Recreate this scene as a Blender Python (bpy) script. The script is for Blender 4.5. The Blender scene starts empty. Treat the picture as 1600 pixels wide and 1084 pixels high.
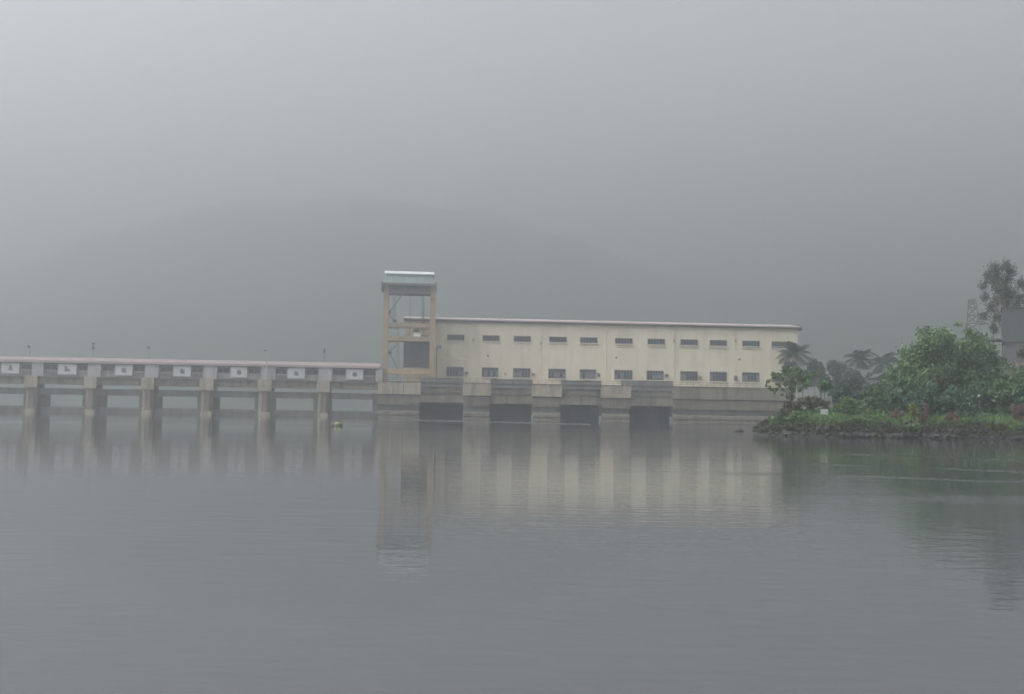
import bpy, math, random
import numpy as np
from mathutils import Matrix, Vector

R = math.radians
scene = bpy.context.scene
col = scene.collection

# ---------------------------------------------------------------- camera
CAM_H = 2.3
LENS_PX = 1778.0            # focal length in pixels of the 1600 px wide photograph
cam_d = bpy.data.cameras.new('camera')
cam_d.sensor_width = 36.0
cam_d.lens = 36.0 * LENS_PX / 1600.0
cam_d.clip_start = 0.1
cam_d.clip_end = 6000.0
cam = bpy.data.objects.new('camera', cam_d)
col.objects.link(cam)
CAM_M = (Matrix.Translation((0, 0, CAM_H)) @ Matrix.Rotation(R(90) + math.atan(96 / LENS_PX), 4, 'X')
         @ Matrix.Rotation(math.atan(0.0158), 4, 'Z'))
cam.matrix_world = CAM_M
scene.camera = cam

# ---------------------------------------------------------------- world, sun, exposure
SUN_EL, SUN_AZ = R(42), R(253)       # azimuth clockwise from +Y: the veiled sun stands to the left
world = bpy.data.worlds.new('World')
scene.world = world
world.use_nodes = True
wn = world.node_tree
for n in list(wn.nodes):
    wn.nodes.remove(n)
sky = wn.nodes.new('ShaderNodeTexSky')
sky.sky_type = 'NISHITA'
sky.sun_disc = False
sky.sun_elevation = SUN_EL
sky.sun_rotation = SUN_AZ
sky.air_density = 1.0
sky.dust_density = 5.0
sky.ozone_density = 1.0
hs = wn.nodes.new('ShaderNodeHueSaturation')
hs.inputs['Saturation'].default_value = 0.16
bg = wn.nodes.new('ShaderNodeBackground')
bg.inputs['Strength'].default_value = 0.15
wo = wn.nodes.new('ShaderNodeOutputWorld')
wn.links.new(sky.outputs[0], hs.inputs['Color'])
wn.links.new(hs.outputs[0], bg.inputs['Color'])
wn.links.new(bg.outputs[0], wo.inputs['Surface'])

sun_d = bpy.data.lights.new('sun', 'SUN')
sun_d.energy = 1.5
sun_d.angle = R(50)
sun_d.color = (1.0, 0.96, 0.90)
sun = bpy.data.objects.new('sun', sun_d)
col.objects.link(sun)
to_sun = Vector((math.sin(SUN_AZ) * math.cos(SUN_EL), math.cos(SUN_AZ) * math.cos(SUN_EL), math.sin(SUN_EL)))
sun.rotation_euler = to_sun.to_track_quat('Z', 'Y').to_euler()

scene.view_settings.view_transform = 'Standard'
scene.view_settings.look = 'None'
scene.view_settings.gamma = 1.0
scene.view_settings.use_curve_mapping = False
scene.view_settings.exposure = 1.3
scene.cycles.volume_bounces = 3
scene.cycles.max_bounces = 8
scene.cycles.filter_width = 1.6          # the photograph is soft

# ---------------------------------------------------------------- helpers
YAW = R(4.5)
DAM_D = 254.0
DM = Matrix.Translation((0, DAM_D, 0)) @ Matrix.Rotation(YAW, 4, 'Z')   # the dam's frame: u along it, v away, z up
DMI = DM.inverted()
ID = Matrix.Identity(4)


def ray(px, py):
    d = Vector(((px - 800) / LENS_PX, -(py - 542) / LENS_PX, -1.0))
    return (CAM_M.to_3x3() @ d).normalized()


def S(px, py, v=0.0):
    """(u, z) in the dam's frame where the sight line meets the plane v = const."""
    o = DMI @ CAM_M.translation
    d = DMI.to_3x3() @ ray(px, py)
    t = (v - o.y) / d.y
    p = o + d * t
    return p.x, p.z


def U(px, v=0.0, py=600):
    return S(px, py, v)[0]


def Z(py, px, v=0.0):
    return S(px, py, v)[1]


def P(px, py, y):
    d = ray(px, py)
    return CAM_M.translation + d * (y / d.y)


def tag(o, label=None, cat=None, group=None, kind=None):
    if label: o['label'] = label
    if cat: o['category'] = cat
    if group: o['group'] = group
    if kind: o['kind'] = kind
    return o


def empty(name, org, label, cat, frame=ID, group=None):
    o = bpy.data.objects.new(name, None)
    o.empty_display_size = 0.5
    col.objects.link(o)
    o.matrix_world = frame @ Matrix.Translation(org)
    o['org'] = tuple(org)
    return tag(o, label, cat, group)


class MB:
    """Collects shapes and links them as ONE mesh object."""
    def __init__(s):
        s.v, s.f = [], []

    def add(s, vs, fs):
        b = len(s.v)
        s.v += [tuple(x) for x in vs]
        s.f += [tuple(i + b for i in f) for f in fs]
        return s

    def box(s, x0, x1, y0, y1, z0, z1):
        vs = [(x0, y0, z0), (x1, y0, z0), (x1, y1, z0), (x0, y1, z0), (x0, y0, z1), (x1, y0, z1), (x1, y1, z1), (x0, y1, z1)]
        return s.add(vs, [(0, 3, 2, 1), (4, 5, 6, 7), (0, 1, 5, 4), (1, 2, 6, 5), (2, 3, 7, 6), (3, 0, 4, 7)])

    def prism(s, prof, x0, x1):
        """profile of (y, z) points swept along x."""
        n = len(prof)
        vs = [(x0, y, z) for y, z in prof] + [(x1, y, z) for y, z in prof]
        fs = [tuple(range(n - 1, -1, -1)), tuple(range(n, 2 * n))]
        fs += [(i, (i + 1) % n, n + (i + 1) % n, n + i) for i in range(n)]
        return s.add(vs, fs)

    def plate(s, prof, y0, y1):
        """profile of (x, z) points swept along y."""
        n = len(prof)
        vs = [(x, y0, z) for x, z in prof] + [(x, y1, z) for x, z in prof]
        fs = [tuple(range(n)), tuple(range(2 * n - 1, n - 1, -1))]
        fs += [(i, n + i, n + (i + 1) % n, (i + 1) % n) for i in range(n)]
        return s.add(vs, fs)

    def tube(s, pts, rad, n=8):
        pts = [Vector(p) for p in pts]
        if not isinstance(rad, (list, tuple)):
            rad = [rad] * len(pts)
        vs, fs = [], []
        for k, p in enumerate(pts):
            d = (pts[min(k + 1, len(pts) - 1)] - pts[max(k - 1, 0)]).normalized()
            a = d.orthogonal().normalized()
            if abs(d.z) < 0.99:
                a = d.cross(Vector((0, 0, 1))).normalized()
            b = d.cross(a)
            for i in range(n):
                t = 2 * math.pi * (i + 0.5) / n
                vs.append(p + (a * math.cos(t) + b * math.sin(t)) * rad[k])
        for k in range(len(pts) - 1):
            for i in range(n):
                j = (i + 1) % n
                fs.append((k * n + i, k * n + j, (k + 1) * n + j, (k + 1) * n + i))
        fs.append(tuple(range(n - 1, -1, -1)))
        e = (len(pts) - 1) * n
        fs.append(tuple(range(e, e + n)))
        return s.add(vs, fs)

    def ball(s, c, r, nu=10, nv=7):
        vs, fs = [], []
        for j in range(nv + 1):
            th = math.pi * j / nv
            for i in range(nu):
                ph = 2 * math.pi * i / nu
                vs.append((c[0] + r[0] * math.sin(th) * math.cos(ph), c[1] + r[1] * math.sin(th) * math.sin(ph), c[2] + r[2] * math.cos(th)))
        for j in range(nv):
            for i in range(nu):
                k = (i + 1) % nu
                fs.append((j * nu + i, (j + 1) * nu + i, (j + 1) * nu + k, j * nu + k))
        return s.add(vs, fs)

    def build(s, name, mat, parent=None, frame=ID, org=None, smooth=False):
        if org is None:
            q = parent
            org = tuple(q['org']) if q is not None else (0, 0, 0)
        me = bpy.data.meshes.new(name)
        va = np.array(s.v, dtype=np.float64) - np.array(org)
        me.from_pydata(va.tolist(), [], s.f)
        me.update()
        if smooth:
            for p in me.polygons: p.use_smooth = True
        o = bpy.data.objects.new(name, me)
        me.materials.append(mat)
        col.objects.link(o)
        if parent is not None:
            o.parent = parent
        else:
            o.matrix_world = frame @ Matrix.Translation(org)
        o['org'] = tuple(org)
        return o


# ---------------------------------------------------------------- materials
def nt(name):
    m = bpy.data.materials.new(name)
    m.use_nodes = True
    t = m.node_tree
    return m, t, t.nodes['Principled BSDF']


def mat(name, c, rough=0.7, var=0.15, scale=1.0, stretch=(1, 1, 1), stain=None, stain_amt=0.5, bump=0.0, metallic=0.0):
    """Base colour with soft procedural variation and, where wanted, blotchy or streaky stains."""
    m, t, b = nt(name)
    N, L = t.nodes, t.links
    b.inputs['Roughness'].default_value = rough
    b.inputs['Metallic'].default_value = metallic
    tc = N.new('ShaderNodeTexCoord')
    mp = N.new('ShaderNodeMapping')
    mp.inputs['Scale'].default_value = stretch
    L.new(tc.outputs['Object'], mp.inputs['Vector'])
    nz = N.new('ShaderNodeTexNoise')
    nz.inputs['Scale'].default_value = scale
    nz.inputs['Detail'].default_value = 6
    nz.inputs['Roughness'].default_value = 0.65
    L.new(mp.outputs[0], nz.inputs['Vector'])
    rp = N.new('ShaderNodeValToRGB')
    rp.color_ramp.elements[0].position = 0.3
    rp.color_ramp.elements[1].position = 0.7
    rp.color_ramp.elements[0].color = tuple(max(0, x * (1 - var)) for x in c) + (1,)
    rp.color_ramp.elements[1].color = tuple(min(1, x * (1 + var)) for x in c) + (1,)
    L.new(nz.outputs['Fac'], rp.inputs['Fac'])
    out = rp.outputs[0]
    if stain:
        mp2 = N.new('ShaderNodeMapping')
        mp2.inputs['Scale'].default_value = (1.0, 1.0, 0.16)
        L.new(tc.outputs['Object'], mp2.inputs['Vector'])
        n2 = N.new('ShaderNodeTexNoise')
        n2.inputs['Scale'].default_value = 0.75
        n2.inputs['Detail'].default_value = 5
        L.new(mp2.outputs[0], n2.inputs['Vector'])
        r2 = N.new('ShaderNodeValToRGB')
        r2.color_ramp.elements[0].position = 0.45
        r2.color_ramp.elements[1].position = 0.70
        r2.color_ramp.elements[0].color = (0, 0, 0, 1)
        r2.color_ramp.elements[1].color = (stain_amt,) * 3 + (1,)
        L.new(n2.outputs['Fac'], r2.inputs['Fac'])
        mx = N.new('ShaderNodeMixRGB')
        mx.inputs['Color2'].default_value = tuple(stain) + (1,)
        L.new(r2.outputs[0], mx.inputs['Fac'])
        L.new(out, mx.inputs['Color1'])
        out = mx.outputs[0]
    L.new(out, b.inputs['Base Color'])
    if bump:
        bp = N.new('ShaderNodeBump')
        bp.inputs['Strength'].default_value = 1.0
        bp.inputs['Distance'].default_value = bump
        L.new(nz.outputs['Fac'], bp.inputs['Height'])
        L.new(bp.outputs[0], b.inputs['Normal'])
    return m


def leaf_mat(name, c1, c2, rough=0.6):
    m, t, b = nt(name)
    N, L = t.nodes, t.links
    g = N.new('ShaderNodeNewGeometry')
    tc = N.new('ShaderNodeTexCoord')
    nz = N.new('ShaderNodeTexNoise')
    nz.inputs['Scale'].default_value = 0.5
    nz.inputs['Detail'].default_value = 2
    L.new(tc.outputs['Object'], nz.inputs['Vector'])
    ad = N.new('ShaderNodeMath'); ad.operation = 'MULTIPLY_ADD'
    ad.inputs[1].default_value = 0.5
    L.new(g.outputs['Random Per Island'], ad.inputs[0])
    m2 = N.new('ShaderNodeMath'); m2.operation = 'MULTIPLY_ADD'
    m2.inputs[1].default_value = 1.2
    m2.inputs[2].default_value = -0.35
    L.new(nz.outputs['Fac'], m2.inputs[0])
    L.new(m2.outputs[0], ad.inputs[2])
    rp = N.new('ShaderNodeValToRGB')
    rp.color_ramp.elements[0].color = tuple(c1) + (1,)
    rp.color_ramp.elements[1].color = tuple(c2) + (1,)
    L.new(ad.outputs[0], rp.inputs['Fac'])
    L.new(rp.outputs[0], b.inputs['Base Color'])
    b.inputs['Roughness'].default_value = rough
    tr = N.new('ShaderNodeBsdfTranslucent')
    L.new(rp.outputs[0], tr.inputs['Color'])
    ms = N.new('ShaderNodeMixShader')
    ms.inputs['Fac'].default_value = 0.25
    L.new(b.outputs[0], ms.inputs[1])
    L.new(tr.outputs[0], ms.inputs[2])
    L.new(ms.outputs[0], N['Material Output'].inputs['Surface'])
    return m


M = {}
M['concrete'] = mat('weathered_concrete', (0.235, 0.21, 0.17), 0.85, 0.16, 0.9, stain=(0.08, 0.075, 0.065), stain_amt=0.75, bump=0.03)
M['concrete_pale'] = mat('pale_concrete', (0.40, 0.355, 0.28), 0.85, 0.14, 0.8, stain=(0.13, 0.115, 0.09), stain_amt=0.7, bump=0.03)
M['concrete_dark'] = mat('dark_concrete', (0.16, 0.155, 0.145), 0.7, 0.25, 0.8, stain=(0.06, 0.065, 0.06), stain_amt=0.6, bump=0.04)
M['concrete_grey'] = mat('grey_concrete', (0.43, 0.43, 0.435), 0.85, 0.12, 0.8, stain=(0.16, 0.16, 0.155), stain_amt=0.4)
M['cream'] = mat('cream_render', (0.74, 0.675, 0.55), 0.85, 0.06, 0.18, stain=(0.50, 0.45, 0.36), stain_amt=0.38)
M['gallery_wall'] = mat('grey_gallery_wall', (0.32, 0.305, 0.295), 0.8, 0.12, 0.9, stain=(0.13, 0.12, 0.11), stain_amt=0.5)
M['roof_pink'] = mat('faded_pink_roof_edge', (0.42, 0.345, 0.345), 0.7, 0.06, 0.5)
M['roof_red'] = mat('dull_red_roof_sheet', (0.30, 0.235, 0.24), 0.7, 0.12, 0.6)
M['dark_trim'] = mat('dark_trim', (0.13, 0.12, 0.115), 0.7, 0.1, 1.0)
M['white'] = mat('white_paint', (0.78, 0.80, 0.80), 0.6, 0.04, 0.8, stain=(0.55, 0.54, 0.5), stain_amt=0.3)
M['emblem'] = mat('dark_emblem_paint', (0.13, 0.15, 0.16), 0.6, 0.1, 2.0)
M['glass'] = mat('dark_window_glass', (0.04, 0.046, 0.055), 0.15, 0.3, 0.8)
M['frame'] = mat('grey_window_frame', (0.17, 0.175, 0.19), 0.5, 0.1, 2.0)
M['curtain'] = mat('pale_blind', (0.20, 0.22, 0.24), 0.6, 0.3, 1.6)
M['tan'] = mat('tan_painted_concrete', (0.36, 0.28, 0.195), 0.8, 0.12, 0.8, stain=(0.2, 0.15, 0.1), stain_amt=0.5)
M['tan_warm'] = mat('ochre_painted_beam', (0.46, 0.33, 0.20), 0.8, 0.14, 1.0, stain=(0.25, 0.16, 0.1), stain_amt=0.5)
M['girder'] = mat('grey_steel_girder', (0.16, 0.16, 0.155), 0.6, 0.2, 1.0, stain=(0.14, 0.09, 0.06), stain_amt=0.4)
M['steel_dark'] = mat('dark_steel', (0.085, 0.095, 0.105), 0.5, 0.3, 0.8, stain=(0.10, 0.075, 0.06), stain_amt=0.5)
M['steel_mid'] = mat('galvanised_steel', (0.22, 0.23, 0.235), 0.5, 0.15, 2.0)
M['mint'] = mat('pale_mint_cladding', (0.40, 0.50, 0.47), 0.6, 0.06, 0.8, stain=(0.3, 0.36, 0.34), stain_amt=0.4)
M['void'] = mat('dark_intake_rack', (0.055, 0.06, 0.062), 0.8, 0.3, 0.6)
M['lamp'] = mat('lamp_housing', (0.10, 0.105, 0.11), 0.5, 0.1, 2.0)
M['yellow'] = mat('yellow_float_plastic', (0.18, 0.175, 0.09), 0.7, 0.4, 2.0)
M['bark'] = mat('bark', (0.14, 0.11, 0.085), 0.9, 0.3, 2.0)
M['bark_pale'] = mat('pale_bark', (0.26, 0.25, 0.23), 0.9, 0.25, 1.2)
M['rock'] = mat('dark_rock', (0.05, 0.05, 0.052), 0.9, 0.45, 1.4, bump=0.05)
M['pale_wall'] = mat('pale_grey_render', (0.27, 0.275, 0.28), 0.85, 0.1, 0.6, stain=(0.3, 0.3, 0.3), stain_amt=0.4)
M['house_dark'] = mat('dark_grey_cladding', (0.055, 0.065, 0.075), 0.7, 0.12, 0.4)
M['house_lower'] = mat('mid_grey_render', (0.085, 0.09, 0.095), 0.8, 0.12, 0.5)
M['ripple_glint'] = mat('ripple_glint', (0.20, 0.205, 0.205), 0.7, 0.25, 1.0)
M['sign'] = mat('weathered_white_board', (0.38, 0.38, 0.365), 0.7, 0.12, 3.0)
M['parapet'] = mat('dark_grey_parapet', (0.25, 0.245, 0.235), 0.85, 0.15, 0.8, stain=(0.12, 0.115, 0.105), stain_amt=0.6)
M['concrete_mid'] = mat('brown_stained_concrete', (0.215, 0.19, 0.155), 0.85, 0.2, 0.8, stain=(0.07, 0.062, 0.05), stain_amt=0.7, bump=0.03)
M['panel'] = mat('weathered_white_panel', (0.58, 0.60, 0.60), 0.7, 0.08, 1.5, stain=(0.36, 0.35, 0.33), stain_amt=0.4)
M['wood'] = mat('wet_driftwood', (0.06, 0.055, 0.05), 0.8, 0.2, 3.0)
M['leaf_green'] = leaf_mat('green_leaves', (0.05, 0.10, 0.048), (0.15, 0.245, 0.095))
M['leaf_dark'] = leaf_mat('dark_leaves', (0.032, 0.08, 0.045), (0.09, 0.185, 0.09))
M['leaf_fresh'] = leaf_mat('fresh_leaves', (0.058, 0.115, 0.035), (0.18, 0.30, 0.10))
M['leaf_blue'] = leaf_mat('bluish_leaves', (0.02, 0.042, 0.03), (0.055, 0.095, 0.06))
M['leaf_grey'] = leaf_mat('grey_green_leaves', (0.035, 0.05, 0.035), (0.09, 0.115, 0.08))
M['leaf_brown'] = leaf_mat('dry_brown_leaves', (0.09, 0.062, 0.045), (0.22, 0.15, 0.105))
M['leaf_olive'] = leaf_mat('olive_brown_leaves', (0.06, 0.06, 0.035), (0.15, 0.135, 0.085))
M['leaf_weed'] = leaf_mat('dark_weed_leaves', (0.022, 0.028, 0.016), (0.075, 0.08, 0.042))
M['leaf_yellow'] = leaf_mat('yellowish_leaves', (0.10, 0.12, 0.02), (0.26, 0.27, 0.05))


def ground_material():
    m, t, b = nt('bank_soil')
    N, L = t.nodes, t.links
    tc = N.new('ShaderNodeTexCoord')
    nz = N.new('ShaderNodeTexNoise'); nz.inputs['Scale'].default_value = 0.35; nz.inputs['Detail'].default_value = 6
    L.new(tc.outputs['Object'], nz.inputs['Vector'])
    rp = N.new('ShaderNodeValToRGB')
    e = rp.color_ramp.elements
    e[0].position = 0.45; e[0].color = (0.035, 0.055, 0.025, 1)
    e[1].position = 0.75; e[1].color = (0.085, 0.07, 0.045, 1)
    L.new(nz.outputs['Fac'], rp.inputs['Fac'])
    # a patch of bare red soil on the cut slope
    vm = N.new('ShaderNodeVectorMath'); vm.operation = 'DISTANCE'
    vm.inputs[1].default_value = (68.0, 150.0, 9.0)
    L.new(tc.outputs['Object'], vm.inputs[0])
    n3 = N.new('ShaderNodeTexNoise'); n3.inputs['Scale'].default_value = 0.3; n3.inputs['Detail'].default_value = 4
    L.new(tc.outputs['Object'], n3.inputs['Vector'])
    ma = N.new('ShaderNodeMath'); ma.operation = 'MULTIPLY_ADD'; ma.inputs[1].default_value = 10.0
    L.new(n3.outputs['Fac'], ma.inputs[0]); L.new(vm.outputs['Value'], ma.inputs[2])
    r2 = N.new('ShaderNodeMapRange')
    r2.inputs['From Min'].default_value = 13.5; r2.inputs['From Max'].default_value = 9.5
    L.new(ma.outputs[0], r2.inputs['Value'])
    mx = N.new('ShaderNodeMixRGB'); mx.inputs['Color2'].default_value = (0.19, 0.095, 0.065, 1)
    L.new(r2.outputs[0], mx.inputs['Fac']); L.new(rp.outputs[0], mx.inputs['Color1'])
    # wet mud up to the line the water reaches
    sp = N.new('ShaderNodeSeparateXYZ'); L.new(tc.outputs['Object'], sp.inputs[0])
    r3 = N.new('ShaderNodeMapRange')
    r3.inputs['From Min'].default_value = 1.25; r3.inputs['From Max'].default_value = 0.7
    L.new(sp.outputs['Z'], r3.inputs['Value'])
    m3 = N.new('ShaderNodeMixRGB'); m3.inputs['Color2'].default_value = (0.024, 0.022, 0.018, 1)
    L.new(r3.outputs[0], m3.inputs['Fac']); L.new(mx.outputs[0], m3.inputs['Color1'])
    L.new(m3.outputs[0], b.inputs['Base Color'])
    b.inputs['Roughness'].default_value = 0.95
    return m


def water_material():
    m, t, b = nt('reservoir_water')
    N, L = t.nodes, t.links
    b.inputs['Base Color'].default_value = (0.074, 0.081, 0.083, 1)
    b.inputs['IOR'].default_value = 1.333
    b.inputs['Roughness'].default_value = 0.02
    tc = N.new('ShaderNodeTexCoord')

    def noise(sc, sx, sy, det=2.0):
        mp = N.new('ShaderNodeMapping'); mp.inputs['Scale'].default_value = (sx, sy, 1)
        L.new(tc.outputs['Object'], mp.inputs['Vector'])
        n = N.new('ShaderNodeTexNoise'); n.inputs['Scale'].default_value = sc; n.inputs['Detail'].default_value = det
        L.new(mp.outputs[0], n.inputs['Vector'])
        return n.outputs['Fac']

    def math2(op, a, bb):
        q = N.new('ShaderNodeMath'); q.operation = op
        for i, x in enumerate((a, bb)):
            if isinstance(x, (int, float)): q.inputs[i].default_value = x
            else: L.new(x, q.inputs[i])
        return q.outputs[0]

    def remap(x, a, bb, c=0.0, d=1.0):
        q = N.new('ShaderNodeMapRange'); q.interpolation_type = 'SMOOTHSTEP'
        q.inputs['From Min'].default_value = a; q.inputs['From Max'].default_value = bb
        q.inputs['To Min'].default_value = c; q.inputs['To Max'].default_value = d
        L.new(x, q.inputs['Value'])
        return q.outputs[0]
    calm = remap(noise(1.0, 0.012, 0.035, 2), 0.35, 0.65, 0.55, 1.35)
    rip = math2('ADD', math2('MULTIPLY', noise(1.0, 1.1, 2.3, 3), 0.0115), math2('MULTIPLY', noise(1.0, 0.25, 0.5, 1), 0.010))
    chop = math2('MULTIPLY', noise(1.0, 2.2, 4.2, 3), 0.06)
    # wind: long patches of ruffled water lying across the view, most of them towards the bank on the right
    sep = N.new('ShaderNodeSeparateXYZ'); L.new(tc.outputs['Object'], sep.inputs[0])
    patch = remap(noise(1.0, 0.018, 0.09, 2), 0.50, 0.62)
    right = remap(sep.outputs['X'], 4.0, 16.0)
    w = math2('MULTIPLY', math2('MULTIPLY', patch, right), remap(sep.outputs['Y'], 60.0, 42.0))
    w = math2('ADD', w, math2('MULTIPLY', remap(sep.outputs['X'], 5.0, 9.0), math2('MULTIPLY', remap(sep.outputs['Y'], 44.0, 26.0), 0.22)))
    wav = math2('MULTIPLY', math2('SUBTRACT', noise(1.0, 0.10, 0.10, 2), 0.5), 9.0)
    for x0, y0, sl, wd in ((20.0, 66.0, -0.55, 1.6), (14.5, 52.0, -0.45, 1.5), (14.0, 43.0, -0.30, 0.9)):
        # a cat's paw: a narrow band of ripples running off towards the right bank
        yy = math2('ADD', math2('ADD', math2('SUBTRACT', sep.outputs['Y'], y0), math2('MULTIPLY', math2('SUBTRACT', sep.outputs['X'], x0), -sl)), wav)
        band = remap(math2('ABSOLUTE', yy, 0.0), wd, wd * 0.35)
        w = math2('ADD', w, math2('MULTIPLY', math2('MULTIPLY', band, remap(sep.outputs['X'], x0 - 2.5, x0 + 3.0)), math2('MULTIPLY', remap(noise(1.0, 0.16, 0.16, 2), 0.38, 0.56), 1.5)))
    h = math2('ADD', math2('MULTIPLY', rip, calm), math2('MULTIPLY', chop, w))
    bp = N.new('ShaderNodeBump'); bp.inputs['Strength'].default_value = 1.0; bp.inputs['Distance'].default_value = 0.55
    L.new(h, bp.inputs['Height'])
    L.new(bp.outputs[0], b.inputs['Normal'])
    return m


def hill_material():
    m, t, b = nt('wooded_hillside')
    N, L = t.nodes, t.links
    tc = N.new('ShaderNodeTexCoord')
    nz = N.new('ShaderNodeTexNoise'); nz.inputs['Scale'].default_value = 0.05; nz.inputs['Detail'].default_value = 8
    L.new(tc.outputs['Object'], nz.inputs['Vector'])
    rp = N.new('ShaderNodeValToRGB')
    rp.color_ramp.elements[0].position = 0.35; rp.color_ramp.elements[0].color = (0.02, 0.035, 0.02, 1)
    rp.color_ramp.elements[1].position = 0.7; rp.color_ramp.elements[1].color = (0.06, 0.085, 0.045, 1)
    L.new(nz.outputs['Fac'], rp.inputs['Fac']); L.new(rp.outputs[0], b.inputs['Base Color'])
    b.inputs['Roughness'].default_value = 0.95
    return m


M['soil'] = ground_material()
M['water'] = water_material()
M['hill'] = hill_material()


def sstep(a, b, x):
    t = min(1.0, max(0.0, (x - a) / (b - a)))
    return t * t * (3 - 2 * t)


def wob(x, y, s=0.0):
    return (math.sin(x * 0.9 + s) * math.cos(y * 0.7 - s) + 0.6 * math.sin(x * 2.1 + y * 1.3 + s * 2) + 0.35 * math.sin(x * 4.3 - y * 3.7 + s))


# ---------------------------------------------------------------- setting: water, hills, bank
MB().add([(-2600, -120, 0), (2600, -120, 0), (2600, 2400, 0), (-2600, 2400, 0)], [(0, 1, 2, 3)]).build('water', M['water'])['kind'] = 'structure'

RIDGE = [(-700, 540), (-300, 500), (0, 428), (180, 362), (360, 322), (540, 308), (720, 322), (880, 366), (1040, 420), (1220, 440), (1400, 430), (1600, 450), (2000, 480), (2400, 530)]


def ridge_z(px):
    for (a, ya), (b, yb) in zip(RIDGE, RIDGE[1:]):
        if a <= px <= b:
            t = (px - a) / (b - a); t = t * t * (3 - 2 * t)
            return ya + (yb - ya) * t
    return 420


HILL_TOP = 0.0
hv, hf = [], []
NX, NY = 90, 40
for j in range(NY + 1):
    t = j / NY
    for i in range(NX + 1):
        px = -650 + 3000 * i / NX
        yd = 800 + 850 * t
        x = (px - 800) / LENS_PX * yd
        elev = (640 - ridge_z(px)) / LENS_PX
        k = (1 - math.exp(-2.6 * t)) / (1 - math.exp(-2.6))
        z = -2 + elev * yd * k + 4.0 * wob(x * 0.012, yd * 0.012) * k + 1.6 * wob(x * 0.06, yd * 0.06, 2) * k
        HILL_TOP = max(HILL_TOP, z)
        hv.append((x, yd, z))
for j in range(NY):
    for i in range(NX):
        a = j * (NX + 1) + i
        hf.append((a, a + 1, a + NX + 2, a + NX + 1))
MB().add(hv, hf).build('hill', M['hill'], smooth=True)['kind'] = 'structure'


def edge_dist(x, y):
    """metres inside the bank from the waterline (negative: in the water)"""
    front = y - (112.5 + 0.9 * math.sin(x * 0.35) + 0.6 * math.sin(x * 1.1 + 1) + 5.0 * sstep(32, 24, x))
    left = (x - (25.4 + (y - 117) * 0.232 + 0.5 * math.sin(y * 0.6))) * 0.97
    k = 1.2
    return -math.log(math.exp(-max(min(front, 60), -40) / k) + math.exp(-max(min(left, 60), -40) / k)) * k


def ground_z(x, y):
    d = edge_dist(x, y)
    if d <= 0:
        return max(-2.5, 0.45 * d)
    z = 1.9 * (1 - math.exp(-d / 1.6)) + 0.8 * sstep(3, 25, d)
    z += 6.6 * sstep(0.36, 0.44, x / max(y, 1)) * sstep(121, 150, y)
    z += 0.10 * wob(x * 0.8, y * 0.8) * sstep(0.3, 2.5, d)
    return z


xs = list(np.arange(18, 80, 0.8)) + list(np.linspace(80, 420, 40))
ys = list(np.arange(106, 160, 0.8)) + list(np.linspace(160, 520, 50))
gv = [(x, y, ground_z(x, y)) for y in ys for x in xs]
gf = []
for j in range(len(ys) - 1):
    for i in range(len(xs) - 1):
        a = j * len(xs) + i
        if max(gv[a][2], gv[a + 1][2], gv[a + len(xs)][2], gv[a + len(xs) + 1][2]) > -2.4:
            gf.append((a, a + 1, a + len(xs) + 1, a + len(xs)))
MB().add(gv, gf).build('ground', M['soil'], smooth=True)['kind'] = 'structure'

# ---------------------------------------------------------------- spillway dam (left)
V_G = 1.2          # gallery front, behind the pier noses
LV = lambda py, v=0.0: Z(py, 100, v)
z_top, z_beam0 = LV(586.5), LV(599.5)
z_low1, z_low0 = LV(606), LV(616)
z_sill = LV(634.3)
z_pier_split = LV(605)
piers = [(-146, -129), (-55, -37), (40, 58), (133, 150.5), (222, 240), (314, 333), (404, 424), (497, 514.5)]
pu = [(U(a), U(b)) for a, b in piers]
u_end = U(590)
org = (0.5 * (pu[0][0] + u_end), 3.0, 0.0)
dam = empty('spillway_dam', org, 'long weathered concrete spillway dam of open bays left of the cream building', 'dam', DM)
for k, (a, b) in enumerate(pu):
    mb = MB()
    mb.box(a - 0.12, b + 0.12, -0.45, 4.6, z_pier_split, z_top)
    p = mb.build('pier', M['concrete_pale'], dam)
    mb = MB()
    c = 0.5 * (a + b)
    w = (b - a) * 0.5
    mb.add([(c - w, 0.5, -3), (c - w * 0.45, -0.1, -3), (c + w * 0.45, -0.1, -3), (c + w, 0.5, -3), (c + w, 9.3, -3), (c - w, 9.3, -3)] +
           [(c - w, 0.5, z_pier_split), (c - w * 0.45, -0.1, z_pier_split), (c + w * 0.45, -0.1, z_pier_split), (c + w, 0.5, z_pier_split), (c + w, 9.3, z_pier_split), (c - w, 9.3, z_pier_split)],
           [(0, 1, 7, 6), (1, 2, 8, 7), (2, 3, 9, 8), (3, 4, 10, 9), (4, 5, 11, 10), (5, 0, 6, 11), (6, 7, 8, 9, 10, 11)])
    mb.build('pier_shaft', M['concrete_mid'], p)
    MB().box(c - w * 0.9, c + w * 0.9, -0.5, 0.45, -1, 0.75).build('pier_footing', M['concrete_pale'], p)
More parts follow.
